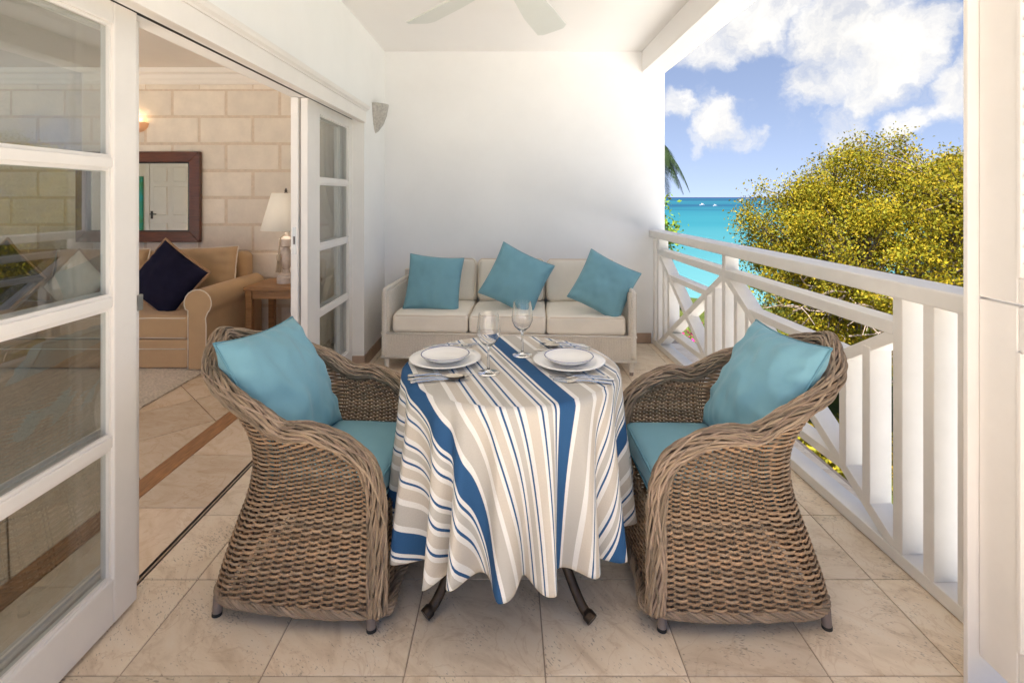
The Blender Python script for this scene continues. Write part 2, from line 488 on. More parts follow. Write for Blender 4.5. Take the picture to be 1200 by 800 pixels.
class MB:
    def __init__(self):
        self.v = []; self.f = []; self.tone = []; self.uv = None; self.cur = (1, 1, 1)
    def add(self, vs, fs):
        o = len(self.v)
        self.v.extend([tuple(p) for p in vs])
        self.f.extend([tuple(i + o for i in f) for f in fs])
        self.tone.extend([self.cur] * len(vs))
        return self
    def box(self, x0, x1, y0, y1, z0, z1, M=None):
        vs = [Vector((x, y, z)) for z in (z0, z1) for y in (y0, y1) for x in (x0, x1)]
        if M is not None:
            vs = [M @ p for p in vs]
        return self.add(vs, [(0, 2, 3, 1), (4, 5, 7, 6), (0, 1, 5, 4), (2, 6, 7, 3), (0, 4, 6, 2), (1, 3, 7, 5)])
    def prism(self, poly, z0, z1, axis='z', M=None):
        n = len(poly)
        def P(a, b, c):
            return {'z': Vector((a, b, c)), 'y': Vector((a, c, b)), 'x': Vector((c, a, b))}[axis]
        vs = [P(a, b, z0) for a, b in poly] + [P(a, b, z1) for a, b in poly]
        if M is not None:
            vs = [M @ p for p in vs]
        fs = [tuple(range(n))[::-1], tuple(range(n, 2 * n))] + [(i, (i + 1) % n, n + (i + 1) % n, n + i) for i in range(n)]
        return self.add(vs, fs)
    def tube(self, path, r, sides=6, closed=False, flat=1.0, caps=True, fr=None):
        P = [Vector(p) for p in path]; n = len(P)
        F = fr or frames(P, closed)
        vs = []
        for i in range(n):
            ri = r[i] if hasattr(r, '__len__') else r
            for k in range(sides):
                a = 2 * math.pi * k / sides
                vs.append(P[i] + F[i][1] * (math.cos(a) * ri) + F[i][2] * (math.sin(a) * ri * flat))
        fs = []
        for i in range(n if closed else n - 1):
            j = (i + 1) % n
            for k in range(sides):
                l = (k + 1) % sides
                fs.append((i * sides + k, i * sides + l, j * sides + l, j * sides + k))
        if caps and not closed:
            fs.append(tuple(range(sides))[::-1]); fs.append(tuple((n - 1) * sides + k for k in range(sides)))
        return self.add(vs, fs)
    def lathe(self, prof, seg=32, c=(0, 0, 0), closed=False, arc=2 * math.pi, start=0.0):
        vs = []; fs = []
        n = len(prof)
        full = arc > 6.28
        cols = seg if full else seg + 1
        for k in range(cols):
            a = start + arc * k / seg
            for r, z in prof:
                vs.append((c[0] + r * math.cos(a), c[1] + r * math.sin(a), c[2] + z))
        for k in range(seg):
            l = (k + 1) % cols
            for i in range(n if closed else n - 1):
                j = (i + 1) % n
                fs.append((k * n + i, l * n + i, l * n + j, k * n + j))
        return self.add(vs, fs)
    def grid(self, fn, nu, nv, wrapu=False):
        vs = [fn(i / nu, j / nv) for i in range(nu if wrapu else nu + 1) for j in range(nv + 1)]
        fs = []
        c = nu if wrapu else nu + 1
        for i in range(nu):
            i2 = (i + 1) % c
            for j in range(nv):
                fs.append((i * (nv + 1) + j, i2 * (nv + 1) + j, i2 * (nv + 1) + j + 1, i * (nv + 1) + j + 1))
        return self.add(vs, fs)
    def mesh(self, name, material, smooth=None, tone=False):
        me = bpy.data.meshes.new(name)
        me.from_pydata(self.v, [], self.f)
        me.materials.append(material)
        if smooth is not None:
            me.polygons.foreach_set('use_smooth', [True] * len(me.polygons))
            if smooth < 179:
                me.set_sharp_from_angle(angle=R(smooth))
        if tone:
            ca = me.color_attributes.new('tone', 'FLOAT_COLOR', 'POINT')
            arr = np.ones((len(self.v), 4), dtype=np.float32)
            arr[:, :3] = np.array(self.tone, dtype=np.float32)
            ca.data.foreach_set('color', arr.ravel())
        me.update()
        return me
    def build(self, name, material, parent=None, smooth=None, tone=False, bevel=0.0, loc=None, kind=None, seg=2):
        o = bpy.data.objects.new(name, self.mesh(name, material, smooth, tone))
        COL.objects.link(o)
        if parent is not None:
            o.parent = parent
        if loc is not None:
            o.location = loc
        if bevel:
            md = o.modifiers.new('bevel', 'BEVEL')
            md.width = bevel; md.segments = seg; md.limit_method = 'ANGLE'; md.angle_limit = R(40)
            md.harden_normals = False
        if kind:
            o['kind'] = kind
        return o

def fix_normals(o):
    import bmesh
    bm = bmesh.new(); bm.from_mesh(o.data)
    bmesh.ops.recalc_face_normals(bm, faces=bm.faces)
    bm.to_mesh(o.data); bm.free()
    return o

def tag(o, label=None, cat=None, group=None, kind=None):
    if label: o['label'] = label
    if cat: o['category'] = cat
    if group: o['group'] = group
    if kind: o['kind'] = kind
    return o
def thing(name, label, cat, loc=(0, 0, 0), rz=0.0, group=None):
    o = bpy.data.objects.new(name, None)
    COL.objects.link(o)
    o.empty_display_size = .1
    o.location = loc; o.rotation_euler = (0, 0, rz)
    return tag(o, label, cat, group)
def struct(name, mb, m, **kw):
    return tag(mb.build(name, m, **kw), kind='structure')
def copy_tree(o, parent=None):
    c = o.copy(); COL.objects.link(c); c.parent = parent
    for ch in list(o.children):
        copy_tree(ch, c)
    return c
def inst(mesh, name, parent=None, loc=(0, 0, 0), rot=(0, 0, 0), bevel=0.0):
    o = bpy.data.objects.new(name, mesh); COL.objects.link(o)
    o.parent = parent; o.location = loc; o.rotation_euler = rot
    if bevel:
        md = o.modifiers.new('bevel', 'BEVEL'); md.width = bevel; md.segments = 2; md.limit_method = 'ANGLE'
    return o

# ------------------------------------------------------------------ the shell of the terrace
XW, YB, ZC = -1.15, 4.75, 2.70         # door wall face, end wall, ceiling
m = MB()
m.box(-1.31, 1.62, -6.0, 4.9, -.35, -.0036)  # rear stretch is unseen, added as a sunlit bounce surface behind the camera
floor = struct('floor', m, GROUT)
tile_cache = {}
def tile_mesh(w, d, material, h=.022):
    k = (round(w, 3), round(d, 3), material.name)
    if k not in tile_cache:
        tile_cache[k] = MB().box(-w / 2, w / 2, -d / 2, d / 2, -h, 0).mesh('tile', material)
    return tile_cache[k]
xj = [-1.295, -1.10, -0.697, -0.295, 0.104, 0.507, 0.905, 1.284, 1.60]
yj0, pit = 1.446, 0.365
for i in range(len(xj) - 1):
    for k in range(-6, 10):
        y0 = yj0 + k * pit; y1 = min(y0 + pit, YB + .02)
        if y1 - y0 < .05:
            continue
        w = xj[i + 1] - xj[i] - .004; d = y1 - y0 - .004
        inst(tile_mesh(w, d, TRAV), 'tile', floor, ((xj[i] + xj[i + 1]) / 2, (y0 + y1) / 2, random.uniform(-.0007, .0007)), bevel=.002)

m = MB(); m.box(-1.34, 1.45, YB, YB + .12, -.1, ZC + .2)
struct('wall_back', m, PLASTER, bevel=.006)
m = MB()
m.box(-1.34, XW, 4.06, YB, -.1, ZC + .1)
m.box(-1.34, XW, -.4, 4.06, 1.965, ZC + .1)
m.box(-1.34, XW, -.4, .62, -.1, 1.965)
wl = struct('wall_left', m, PLASTER)
m = MB(); m.box(-8.0, -1.2, -.45, 5.2, ZC, ZC + .25); m.box(-1.2, 1.62, -.35, 5.2, ZC, ZC + .25)  # unseen rear edges set to keep sun off the floor in view
struct('ceiling', m, CEILP)
m = MB(); m.box(1.235, 1.455, -.35, YB, 2.50, ZC)
struct('beam', m, CEILP, bevel=.006)

# skirting tiles along the short wall and the end wall
sk = MB(); sk.box(XW, XW + .012, 4.05, YB, 0.0, .095); sk.box(-1.24, XW + .012, 4.048, 4.06, 0, .0945)
tag(sk.build('skirting', SKIRT, bevel=.002), 'pinkish stone skirting at the foot of the short wall beside the glazed doors', 'skirting')
sk = MB(); sk.box(XW + .012, 1.32, YB - .012, YB, 0.0, .092)
tag(sk.build('skirting', SKIRT, bevel=.002), 'stone skirting along the white wall behind the wicker sofa', 'skirting')

# ------------------------------------------------------------------ the living room behind the doors
YI = 4.88
m = MB(); m.box(-8.0, -1.34, YI - .0005, 5.2, -.2, ZC)
iw = struct('wall_interior', m, MORTAR)
bw, bh = .512, .257
blk = MB().box(-bw / 2 + .011, bw / 2 - .011, 0, .03, -bh / 2 + .011, bh / 2 - .011).mesh('block', CORAL)
for r in range(-1, 9):
    zc = 2.372 - bh / 2 - r * bh
    if r == -1:
        continue
    off = 0 if r % 2 == 0 else bw / 2
    for k in range(-9, 2):
        xc = -2.18 + bw / 2 + off + k * bw
        if xc > -1.3 or xc < -7.0:
            continue
        inst(blk, 'block', iw, (xc, YI - .006 + random.uniform(0, .004), zc), bevel=.009)
m = MB()
for k in range(-9, 2):
    xc = -2.18 + k * bw
    m2 = MB().box(-bw / 2 + .004, bw / 2 - .004, 0, .03, 0, .06)
    if -7 < xc < -1.3:
        m2.build('block', CORAL, iw, loc=(xc, YI - .004, 2.376), bevel=.006)
m = MB()
m.box(-8.0, -1.34, -.4, 5.2, 2.56, 2.62)
struct('ceiling_interior', m, INPLASTER)
prof = [(YI, 2.42), (YI - .035, 2.42), (YI - .035, 2.45), (YI - .05, 2.47), (YI - .06, 2.505), (YI - .09, 2.52), (YI - .10, 2.56), (YI, 2.56)]
m = MB(); m.prism(prof, -8.0, -1.34, axis='x')
tag(fix_normals(m.build('cornice', INPLASTER)), 'moulded plaster cornice above the stone block wall indoors', 'cornice')
# left wall of the room with an unseen opening added to let daylight in, and the wall with a door (seen in the mirror)
m = MB()
m.box(-8.0, -7.85, -.25, .3, -.1, 2.6); m.box(-8.0, -7.85, 4.5, YI, -.1, 2.6)
m.box(-8.0, -7.85, .3, 4.5, -.1, .1); m.box(-8.0, -7.85, .3, 4.5, 2.45, 2.6)
struct('wall_added_window', m, INPLASTER)
m = MB()
m.box(-8.0, -6.0, -.4, -.25, -.1, 2.6); m.box(-6.0, -1.75, -.4, -.25, 2.5, 2.6); m.box(-1.75, -1.34, -.4, -.25, -.1, 2.6); m.box(-6.0, -1.75, -.4, -.25, -.1, .12)  # wide unseen opening added so sun reaches and brightens the room
struct('wall_front', m, INPLASTER)
# floor of the room
m = MB(); m.box(-8.0, -1.31, -.4, 5.0, -.35, -.012)
fi = struct('floor_interior', m, GROUT)
for k in range(-6, 6):
    y0 = 2.228 + k * .452; y1 = y0 + .452
    w = .338; d = y1 - y0 - .004
    inst(tile_mesh(w, d, MARB), 'tile', fi, (-1.4865, (y0 + y1) / 2, random.uniform(-.0005, .0005)), bevel=.001)
def clip(poly, a, b, c):      # keep a*x+b*y<=c
    out = []
    for i in range(len(poly)):
        p, q = poly[i], poly[(i + 1) % len(poly)]
        dp = a * p[0] + b * p[1] - c; dq = a * q[0] + b * q[1] - c
        if dp <= 0: out.append(p)
        if (dp < 0 < dq) or (dq < 0 < dp):
            t = dp / (dp - dq)
            out.append((p[0] + (q[0] - p[0]) * t, p[1] + (q[1] - p[1]) * t))
    return out
s = .452; h = s - .004
for i in range(-14, 12):
    for j in range(-14, 14):
        cs = [(i * s + .002, j * s + .002), (i * s + h, j * s + .002), (i * s + h, j * s + h), (i * s + .002, j * s + h)]
        c45 = math.sqrt(.5)
        poly = [(-1.775 + c45 * (a - b), 3.10 + c45 * (a + b)) for a, b in cs]
        poly = clip(poly, 1, 0, -1.764); poly = clip(poly, -1, 0, 5.2) if poly else poly
        poly = clip(poly, 0, 1, YI - .01) if poly else poly
        poly = clip(poly, 0, -1, .2) if poly else poly
        if len(poly) < 3: continue
        cx = sum(p[0] for p in poly) / len(poly); cy = sum(p[1] for p in poly) / len(poly)
        mm = MB().prism([(a - cx, b - cy) for a, b in poly], -.022, 0)
        mm.build('tile', MARB, fi, loc=(cx, cy, 0))
m = MB(); m.box(-1.760, -1.658, -.2, YI - .01, -.02, .002)
tag(m.build('floor_strip', OAK, bevel=.002), 'reddish brown oak strip set into the marble floor inside the doors', 'floor strip')
m = MB(); m.box(-1.313, -1.297, .62, 4.06, -.02, -.004); m.box(-1.3165, -1.313, .62, 4.06, -.02, .003); m.box(-1.297, -1.2935, .62, 4.06, -.02, .003)
tag(m.build('door_track', DARKM), 'thin dark metal sliding door track sunk in the floor', 'door track')

# ------------------------------------------------------------------ sliding doors
def door_leaf(label, xf, y0, y1, s0, s1, th=.045, ztop=1.962):
    t = thing('sliding_door', label, 'door', (xf, y0, 0), group='glazed sliding door leaves')
    W = y1 - y0
    z0 = .014
    def part(n, a, b, c, d, e, f, mm=WHITE_TRIM, bev=.004):
        return MB().box(a, b, c, d, e, f).build(n, mm, t, bevel=bev)
    part('stile', -th, 0, 0, s0, z0, ztop)
    part('stile', -th, 0, W - s1, W, z0, ztop)
    part('rail', -th + .0006, -.0006, s0, W - s1, z0, .155)
    part('rail', -th + .0006, -.0006, s0, W - s1, 1.892, ztop)
    for a, b in ((1.441, 1.473), (1.004, 1.037), (.565, .601)):
        part('muntin', -th + .006, -.004, s0, W - s1, a, b, bev=.003)
    zs = [(.155, .565), (.601, 1.004), (1.037, 1.441), (1.473, 1.892)]
    for a, b in zs:
        pn = MB().box(-th / 2 - .003, -th / 2 + .003, s0 - .004, W - s1 + .004, a - .004, b + .004).build('pane', MATS['window_glass'], t)
        bd = MB()
        x0, x1 = -th / 2 + .0032, -.010
        bd.box(x0, x1, s0, s0 + .010, a, b); bd.box(x0, x1, W - s1 - .010, W - s1, a, b)
        bd.box(x0, x1 - .001, s0 + .010, W - s1 - .010, a, a + .010); bd.box(x0, x1 - .001, s0 + .010, W - s1 - .010, b - .010, b)
        bd.build('glazing_bead', WHITE_TRIM, pn)
    return t
dA = door_leaf('glazed sliding door leaf standing in front beside the tan sofa view, with reflections of the tree', -1.237, .70, 1.706, .10, .10)
dA['label'] = 'white glazed door leaf through whose panes the rug and left sofa end show'
dB = door_leaf('white door leaf tucked behind the leaf reflecting the garden tree, only its edge showing', -1.290, .80, 1.79, .10, .10)
dC = door_leaf('white glazed door leaf next to the wall sconce with curtain behind its panes', -1.237, 3.153, 4.10, .205, .13)
dD = door_leaf('white door leaf with steel lock plate on its edge beside the table lamp', -1.290, 3.135, 4.055, .12, .14)
lp = MB().box(-.034, -.011, -.0015, .001, 1.00, 1.165).build('lock_plate', NICKEL, dD, bevel=.001)
MB().box(-.028, -.017, -.0025, 0, 1.06, 1.11).build('latch', DARKM, lp)
fp = MB(); fp.lathe([(0, 0), (.012, 0), (.016, .003), (.016, -.004)], 20)
o = fp.build('finger_pull', DARKM, dD, smooth=40, loc=(.001, .065, 1.20)); o.rotation_euler = (0, R(90), 0); o.scale = (1.6, 1, 1)
MB().box(-.034, -.011, .989, .992, .96, 1.03).build('lock_plate', NICKEL, dB, bevel=.001)
MB().box(-.004, .006, .975, 1.0, .955, 1.01).build('pull', NICKEL, dB, bevel=.002)

t = thing('door_casing', 'white moulded casing running above the glazed sliding doors', 'casing', (0, 0, 0))
MB().box(XW - .02, XW + .022, -.38, 4.06, 1.938, 2.028).build('board', WHITE_TRIM, t, bevel=.003)
pr = [(XW - .005, 2.0285), (XW + .026, 2.0285), (XW + .03, 2.036), (XW + .044, 2.044), (XW + .05, 2.056), (XW + .05, 2.068), (XW - .005, 2.068)]
fix_normals(MB().prism(pr, -.38, 4.072, axis='y').build('moulding', WHITE_TRIM, t))
MB().box(-1.239, XW + .006, 4.0555, 4.0595, .095, 1.94).build('jamb', WHITE, t)
MB().box(-1.252, -1.236, .62, 4.055, 1.9638, 1.978).build('track', TRACKB, t)

# curtain behind the far leaf
def curtain(u, v):
    y = 3.97 + .80 * u
    z = .03 + 2.2 * v
    pin = 1 - .45 * math.exp(-((z - .95) / .33) ** 2)
    yy = 4.72 + (y - 4.72) * pin
    return Vector((-1.47 + .035 * math.sin(u * 38 + 1.5 * math.sin(v * 3)) + .01 * math.sin(u * 90), yy, z))
o = MB().grid(curtain, 120, 40).build('curtain', CURT, smooth=180)
tag(o, 'cream curtain hanging indoors behind the far glazed leaf', 'curtain')

# ------------------------------------------------------------------ things of the living room
def tube_loop(mb, pts, r, sides=6):
    mb.tube(pts, r, sides, closed=True)

def rounded_box(mb, cx, cy, cz, hx, hy, hz, r, crown=0.0, seed=0, wob=0.0, n=8, sag=0.0, M=None):
    def axis(hh):
        inner = hh - r
        e = [-hh + r * (1 - math.cos(a)) * 1.0 for a in (0, .5, 1.0, 1.35)]
        mid = [-inner + 2 * inner * i / n for i in range(n + 1)]
        e = [-hh, -hh + r * .12, -hh + r * .4, -hh + r * .72]
        return e + mid + [-a for a in reversed(e)]
    ax, ay, az = axis(hx), axis(hy), axis(hz)
    def proj(p):
        q = Vector((max(-hx + r, min(hx - r, p.x)), max(-hy + r, min(hy - r, p.y)), max(-hz + r, min(hz - r, p.z))))
        d = p - q
        if d.length > 1e-9:
            p = q + d.normalized() * r
        u, v = p.x / hx, p.y / hy
        if crown:
            p.z += crown * (1 - u * u) * (1 - v * v) * (1 if p.z > 0 else -.4) * min(1, abs(p.z) / hz * 1.2)
        if wob:
            nz = mnoise.noise_vector(Vector((p.x * 5 + seed, p.y * 5, p.z * 5)))
            p += Vector(nz) * wob
        p = p + Vector((cx, cy, cz))
        return M @ p if M is not None else p
    def face(fn, A, B):
        na, nb = len(A), len(B)
        vs = [proj(fn(a, b)) for a in A for b in B]
        fs = [(i * nb + j, (i + 1) * nb + j, (i + 1) * nb + j + 1, i * nb + j + 1) for i in range(na - 1) for j in range(nb - 1)]
        return vs, fs
    for fn, A, B, fl in ((lambda a, b: Vector((a, b, hz)), ax, ay, 0), (lambda a, b: Vector((a, b, -hz)), ax, ay, 1),
                         (lambda a, b: Vector((hx, a, b)), ay, az, 0), (lambda a, b: Vector((-hx, a, b)), ay, az, 1),
                         (lambda a, b: Vector((a, hy, b)), ax, az, 1), (lambda a, b: Vector((a, -hy, b)), ax, az, 0)):
        vs, fs = face(fn, A, B)
        if fl: fs = [f[::-1] for f in fs]
        mb.add(vs, fs)
    return mb
def merge(o, d=.0004):
    import bmesh
    bm = bmesh.new(); bm.from_mesh(o.data)
    bmesh.ops.remove_doubles(bm, verts=bm.verts, dist=d)
    bmesh.ops.recalc_face_normals(bm, faces=bm.faces)
    bm.to_mesh(o.data); bm.free()
    for p in o.data.polygons: p.use_smooth = True
    return o
def rrect(hx, hy, r, z, n=5, crown=0):
    pts = []
    for cx, cy, a0 in ((hx - r, hy - r, 0), (-hx + r, hy - r, 90), (-hx + r, -hy + r, 180), (hx - r, -hy + r, 270)):
        for k in range(n + 1):
            a = R(a0 + 90 * k / n)
            pts.append(Vector((cx + r * math.cos(a), cy + r * math.sin(a), z)))
    return pts

def box_cushion(name, label, cat, loc, rz, hx, hy, hz, m_body, m_pipe, group=None, crown=.015, tilt=0.0, seed=0, pipe=.004, r=.03, wob=.006):
    mb = rounded_box(MB(), 0, 0, hz, hx, hy, hz, r, crown=crown, seed=seed, wob=wob)
    o = merge(mb.build(name, m_body, smooth=180))
    o.location = loc; o.rotation_euler = (tilt, 0, rz)
    tag(o, label, cat, group)
    if pipe:
        for zz in (2 * hz - r * .42, r * .42):
            lp = MB()
            pts = rrect(hx - .006, hy - .006, r * .9, zz)
            pts = resample(pts + [pts[0]], .03)[:-1]
            pts = [p + Vector(mnoise.noise_vector(Vector((p.x * 5 + seed, p.y * 5, (p.z - hz) * 5)))) * wob for p in pts]
            lp.tube(pts, pipe, 6, closed=True)
            lp.build('piping', m_pipe, o, smooth=180)
    return o

def pillow(name, label, cat, M, w, h, t, m_body, m_pipe, seed=0, pin=.10, group=None, pipe=.004, n=30, wr=.010, ears=0.0):
    mb = MB()
    def pos(u, v, side):
        pu = pin * (1 - v * v); pv = pin * (1 - u * u)
        x = u * w / 2 * (1 - pu); z = v * h / 2 * (1 - pv)
        b = max(0.0, (1 - u * u) * (1 - v * v))
        y = side * t / 2 * (b ** .42)
        k = min(1, b * 3.0)
        nz = mnoise.noise(Vector((u * 1.7 + seed * 3.1, v * 1.7, side * 2.3)))
        n2 = mnoise.noise(Vector((u * 4.5 + seed * 1.7, v * 3.2 + 5, side)))
        # tucks running in from the edges
        e = (1 - b) ** 2
        tk = math.sin(v * 17 + seed + 3 * nz) * abs(u) ** 3 + math.sin(u * 17 + seed * 2 + 3 * nz) * abs(v) ** 3
        y += side * k * (wr * 1.5 * nz + wr * .8 * n2) + side * min(1, b * 6) * tk * wr * .9 * e
        z += .012 * mnoise.noise(Vector((u * 1.3, seed, 0))) * (1 - abs(v)) 
        return Vector((x, y, z))
    for side in (-1, 1):
        vs = [pos(2 * i / n - 1, 2 * j / n - 1, side) for i in range(n + 1) for j in range(n + 1)]
        fs = [(i * (n + 1) + j, (i + 1) * (n + 1) + j, (i + 1) * (n + 1) + j + 1, i * (n + 1) + j + 1) for i in range(n) for j in range(n)]
        if side == 1: fs = [f[::-1] for f in fs]
        mb.add(vs, fs)
    o = merge(mb.build(name, m_body, smooth=180))
    o.matrix_world = M
    tag(o, label, cat, group)
    edge = [pos(2 * i / n - 1, -1, 1) for i in range(n)] + [pos(1, 2 * i / n - 1, 1) for i in range(n)] + \
           [pos(1 - 2 * i / n, 1, 1) for i in range(n)] + [pos(-1, 1 - 2 * i / n, 1) for i in range(n)]
    if pipe:
        lp = MB(); lp.tube(edge, pipe, 6, closed=True)
        lp.build('piping', m_pipe, o, smooth=180)
    return o
def PM(loc, yaw=0.0, tilt=0.0, roll=0.0):
    # pillow plane is local xz facing -y; roll turns it in its plane, tilt leans its top away, yaw turns about z
    return Matrix.Translation(loc) @ Matrix.Rotation(yaw, 4, 'Z') @ Matrix.Rotation(-tilt, 4, 'X') @ Matrix.Rotation(roll, 4, 'Y')

def tan_sofa():
    t = thing('upholstered_sofa', 'tan upholstered sofa with rolled arms and white piping indoors', 'sofa', (0, 0, 0))
    xl, xr, yf, yb = -5.05, -2.27, 3.93, 4.84
    MB().box(xl + .2, xr - .2, yf + .02, yb - .02, .03, .25).build('base', TAN, t, bevel=.012)
    rounded = rounded_box(MB(), (xl + xr) / 2, 4.73, .45, (xr - xl) / 2 - .12, .10, .40, .06)
    merge(rounded.build('backrest', TAN, t, smooth=180))
    m = MB()
    for x0 in (xl + .22, (xl + xr) / 2 + .003):
        pass
    # white piping line across the base
    mp_ = MB(); mp_.tube([(xl + .22, yf + .017, .18), (xr - .22, yf + .017, .18)], .004, 6)
    mp_.build('piping', PIPEW, t, smooth=180)
    for sgn, xo in ((1, xr), (-1, xl)):
        # rolled arm profile in (x, z), extruded along y
        x0 = xo - sgn * .19
        pts = [(x0, .03), (x0, .48)]
        cx, cz, rr = xo - sgn * .115, .535, .105
        a0 = 205 if sgn > 0 else -25
        prof = []
        for k in range(15):
            a = R(a0 - sgn * k * 250 / 14)
            prof.append((cx + rr * math.cos(a), cz + rr * math.sin(a)))
        pts += prof + [(xo - sgn * .055, .42), (xo - sgn * .05, .36), (xo - sgn * .05, .03)]
        a = MB(); a.prism(pts, yf, yb - .03, axis='y')
        ao = fix_normals(a.build('arm', TAN, t, smooth=35))
        pp = MB(); pp.tube([Vector((x, yf - .002, z)) for x, z in pts], .0045, 6)
        pp.build('piping', PIPEW, ao, smooth=180)
    for xx in (xl + .08, xr - .1):
        MB().lathe([(.0, 0), (.02, 0), (.025, .05), (0, .05)], 14, (xx, yf + .07, 0)).build('foot', BLACKR, t, smooth=40)
    return t
tan_sofa()
GC = 'seat cushions of the tan sofa'
for i, (xa, xb) in enumerate(((-4.85, -3.66), (-3.655, -2.465))):
    box_cushion('seat_cushion', ['tan seat cushion on the sofa end seen only through door glass', 'tan seat cushion with white piping under the navy pillow by the rolled arm'][i], 'cushion',
                ((xa + xb) / 2, 4.26, .25), 0, (xb - xa) / 2, .31, .088, TAN, PIPEW, seed=i * 3, r=.03)
for i, (xa, xb, dz) in enumerate(((-4.80, -4.02, 0), (-4.0, -3.2, 0), (-3.18, -2.38, .02))):
    pillow('back_cushion', ['tan back cushion behind the leftmost dark pillow indoors', 'tan back cushion of the indoor sofa beneath the dark framed mirror',
            'plump tan back cushion with white piping above the rolled sofa arm'][i], 'cushion',
           PM(((xa + xb) / 2, 4.53, .665 + dz * .5), yaw=[0, .02, -.10][i], tilt=.16, roll=[0, .01, -.045][i]), xb - xa, .46, .24, TAN, PIPEW, seed=11 + i, pin=.04, pipe=.005, wr=.014)
# throw pillows on the tan sofa
pillow('throw_pillow', 'navy pillow with tan braid edge standing on its corner against sofa back', 'pillow', PM((-2.80, 4.20, .675), yaw=.05, tilt=.20, roll=R(36)), .48, .48, .17, NAVY, FRINGE, seed=3, pin=.05, pipe=.011)
pillow('throw_pillow', 'dark grey pillow on its corner seen through the door glass', 'pillow', PM((-4.18, 4.22, .66), yaw=.05, tilt=.22, roll=R(42)), .50, .50, .17, NAVY, FRINGE, seed=5, pin=.05, pipe=.011)
pillow('throw_pillow', 'white linen pillow leaning beside the dark one behind the glass', 'pillow', PM((-3.66, 4.33, .62), yaw=-.1, tilt=.25, roll=R(38)), .42, .42, .15, PIPEW, FRINGE, seed=6, pin=.05, pipe=.009)

# mirror
t = thing('wall_mirror', 'wall mirror in a wide dark mahogany frame above the tan sofa', 'mirror', (-3.50, YI - .02, 1.352))
hw, hh, fw = .585, .427, .098
for nm, poly in (('frame_rail', [(-hw, hh), (hw, hh), (hw - fw, hh - fw), (-hw + fw, hh - fw)]), ('frame_rail', [(-hw, -hh), (hw, -hh), (hw - fw, -hh + fw), (-hw + fw, -hh + fw)]),
                 ('frame_stile', [(-hw, -hh), (-hw, hh), (-hw + fw, hh - fw), (-hw + fw, -hh + fw)]), ('frame_stile', [(hw, -hh), (hw, hh), (hw - fw, hh - fw), (hw - fw, -hh + fw)])):
    fix_normals(MB().prism(poly, -.035, .01, axis='y').build(nm, MAHOG, t, bevel=.006))
m = MB()
a, b = hw - fw, hh - fw
for x0, x1, z0, z1 in ((-a, a, b - .012, b), (-a, a, -b, -b + .012), (-a, -a + .012, -b + .012, b - .012), (a - .012, a, -b + .012, b - .012)):
    m.box(x0, x1, -.028, .008, z0, z1)
m.build('slip', DARKW, t)
MB().box(-a + .012, a - .012, -.004, .004, -b + .012, b - .012).build('mirror_glass', MIRROR, t)
for x0, x1, z0, z1 in ((-a + .012, -a + .03, -b + .012, b - .012), (a - .03, a - .012, -b + .012, b - .012)):
    MB().box(x0, x1, -.007, -.004, z0, z1).build('bevel_strip', GILT, t)

# interior uplight (lit)
t = thing('uplight', 'lit half bowl wall uplight on the stone blocks beside the door stile', 'wall light', (-3.52, YI - .006, 2.055))
pr = [(.0, -.09), (.05, -.078), (.085, -.045), (.10, 0), (.094, 0), (.078, -.043), (.045, -.07), (0, -.082)]
MB().lathe(pr, 20, arc=math.pi, start=math.pi).build('bowl', mat('alabaster', (.80, .62, .45), .5, transl=.4), t, smooth=50)
bl = MB(); bl.lathe([(0, -.03), (.018, -.02), (.022, 0), (.016, .02), (0, .03)], 14, (0, -.045, -.012))
BULB = bpy.data.materials.new('lit_bulb'); BULB.use_nodes = True
bb = BULB.node_tree.nodes['Principled BSDF']; bb.inputs['Emission Color'].default_value = (1, .62, .3, 1); bb.inputs['Emission Strength'].default_value = 1.2
bl.build('bulb', BULB, t, smooth=180)
ld = bpy.data.lights.new('uplight_glow', 'POINT'); ld.energy = 0.10; ld.color = (1, .68, .38); ld.shadow_soft_size = .03
lo = bpy.data.objects.new('glow', ld); COL.objects.link(lo); lo.parent = t; lo.location = (0, -.055, .045)

# side table and lamp
t = thing('side_table', 'small honey coloured pine side table between sofa arm and door', 'table', (-1.985, 4.54, 0))
MB().box(-.245, .245, -.245, .245, .562, .595).build('tabletop', PINE, t, bevel=.006)
for a in (-1, 1):
    for b in (-1, 1):
        MB().box(a * .205 - .026, a * .205 + .026, b * .205 - .026, b * .205 + .026, 0, .562).build('leg', PINE, t, bevel=.003)
for a in (-1, 1):
    MB().box(-.179, .179, a * .205 - .012, a * .205 + .012, .49, .5615).build('apron', PINE, t)
    MB().box(a * .205 - .012, a * .205 + .012, -.179, .179, .49, .5615).build('apron', PINE, t)
t = thing('table_lamp', 'table lamp with white cone shade and tasselled turned base', 'lamp', (-1.965, 4.52, .595))
MB().lathe([(0, 0), (.075, 0), (.075, .05), (.06, .065), (.06, .075), (.035, .09), (.028, .12), (.05, .16), (.058, .21), (.05, .26), (.03, .30), (.03, .315),
            (.062, .325), (.062, .385), (.05, .395), (.02, .41), (.013, .44), (0, .44)], 28).build('base', LAMPB, t, smooth=40)
MB().lathe([(.208, .465), (.118, .79), (.114, .79), (.204, .465)], 48, closed=True).build('shade', SHADE, t, smooth=50)
m = MB(); m.tube(catmull([(-.03, 0, .45), (-.055, 0, .55), (-.05, 0, .72), (0, 0, .80), (.05, 0, .72), (.055, 0, .55), (.03, 0, .45)], 6), .003, 6); m.lathe([(0, .79), (.010, .795), (.012, .81), (.006, .83), (0, .835)], 12)
m.build('harp', DARKM, t, smooth=180)
ld2 = bpy.data.lights.new('lamp_glow', 'POINT'); ld2.energy = 0.35; ld2.color = (1, .90, .78); ld2.shadow_soft_size = .035
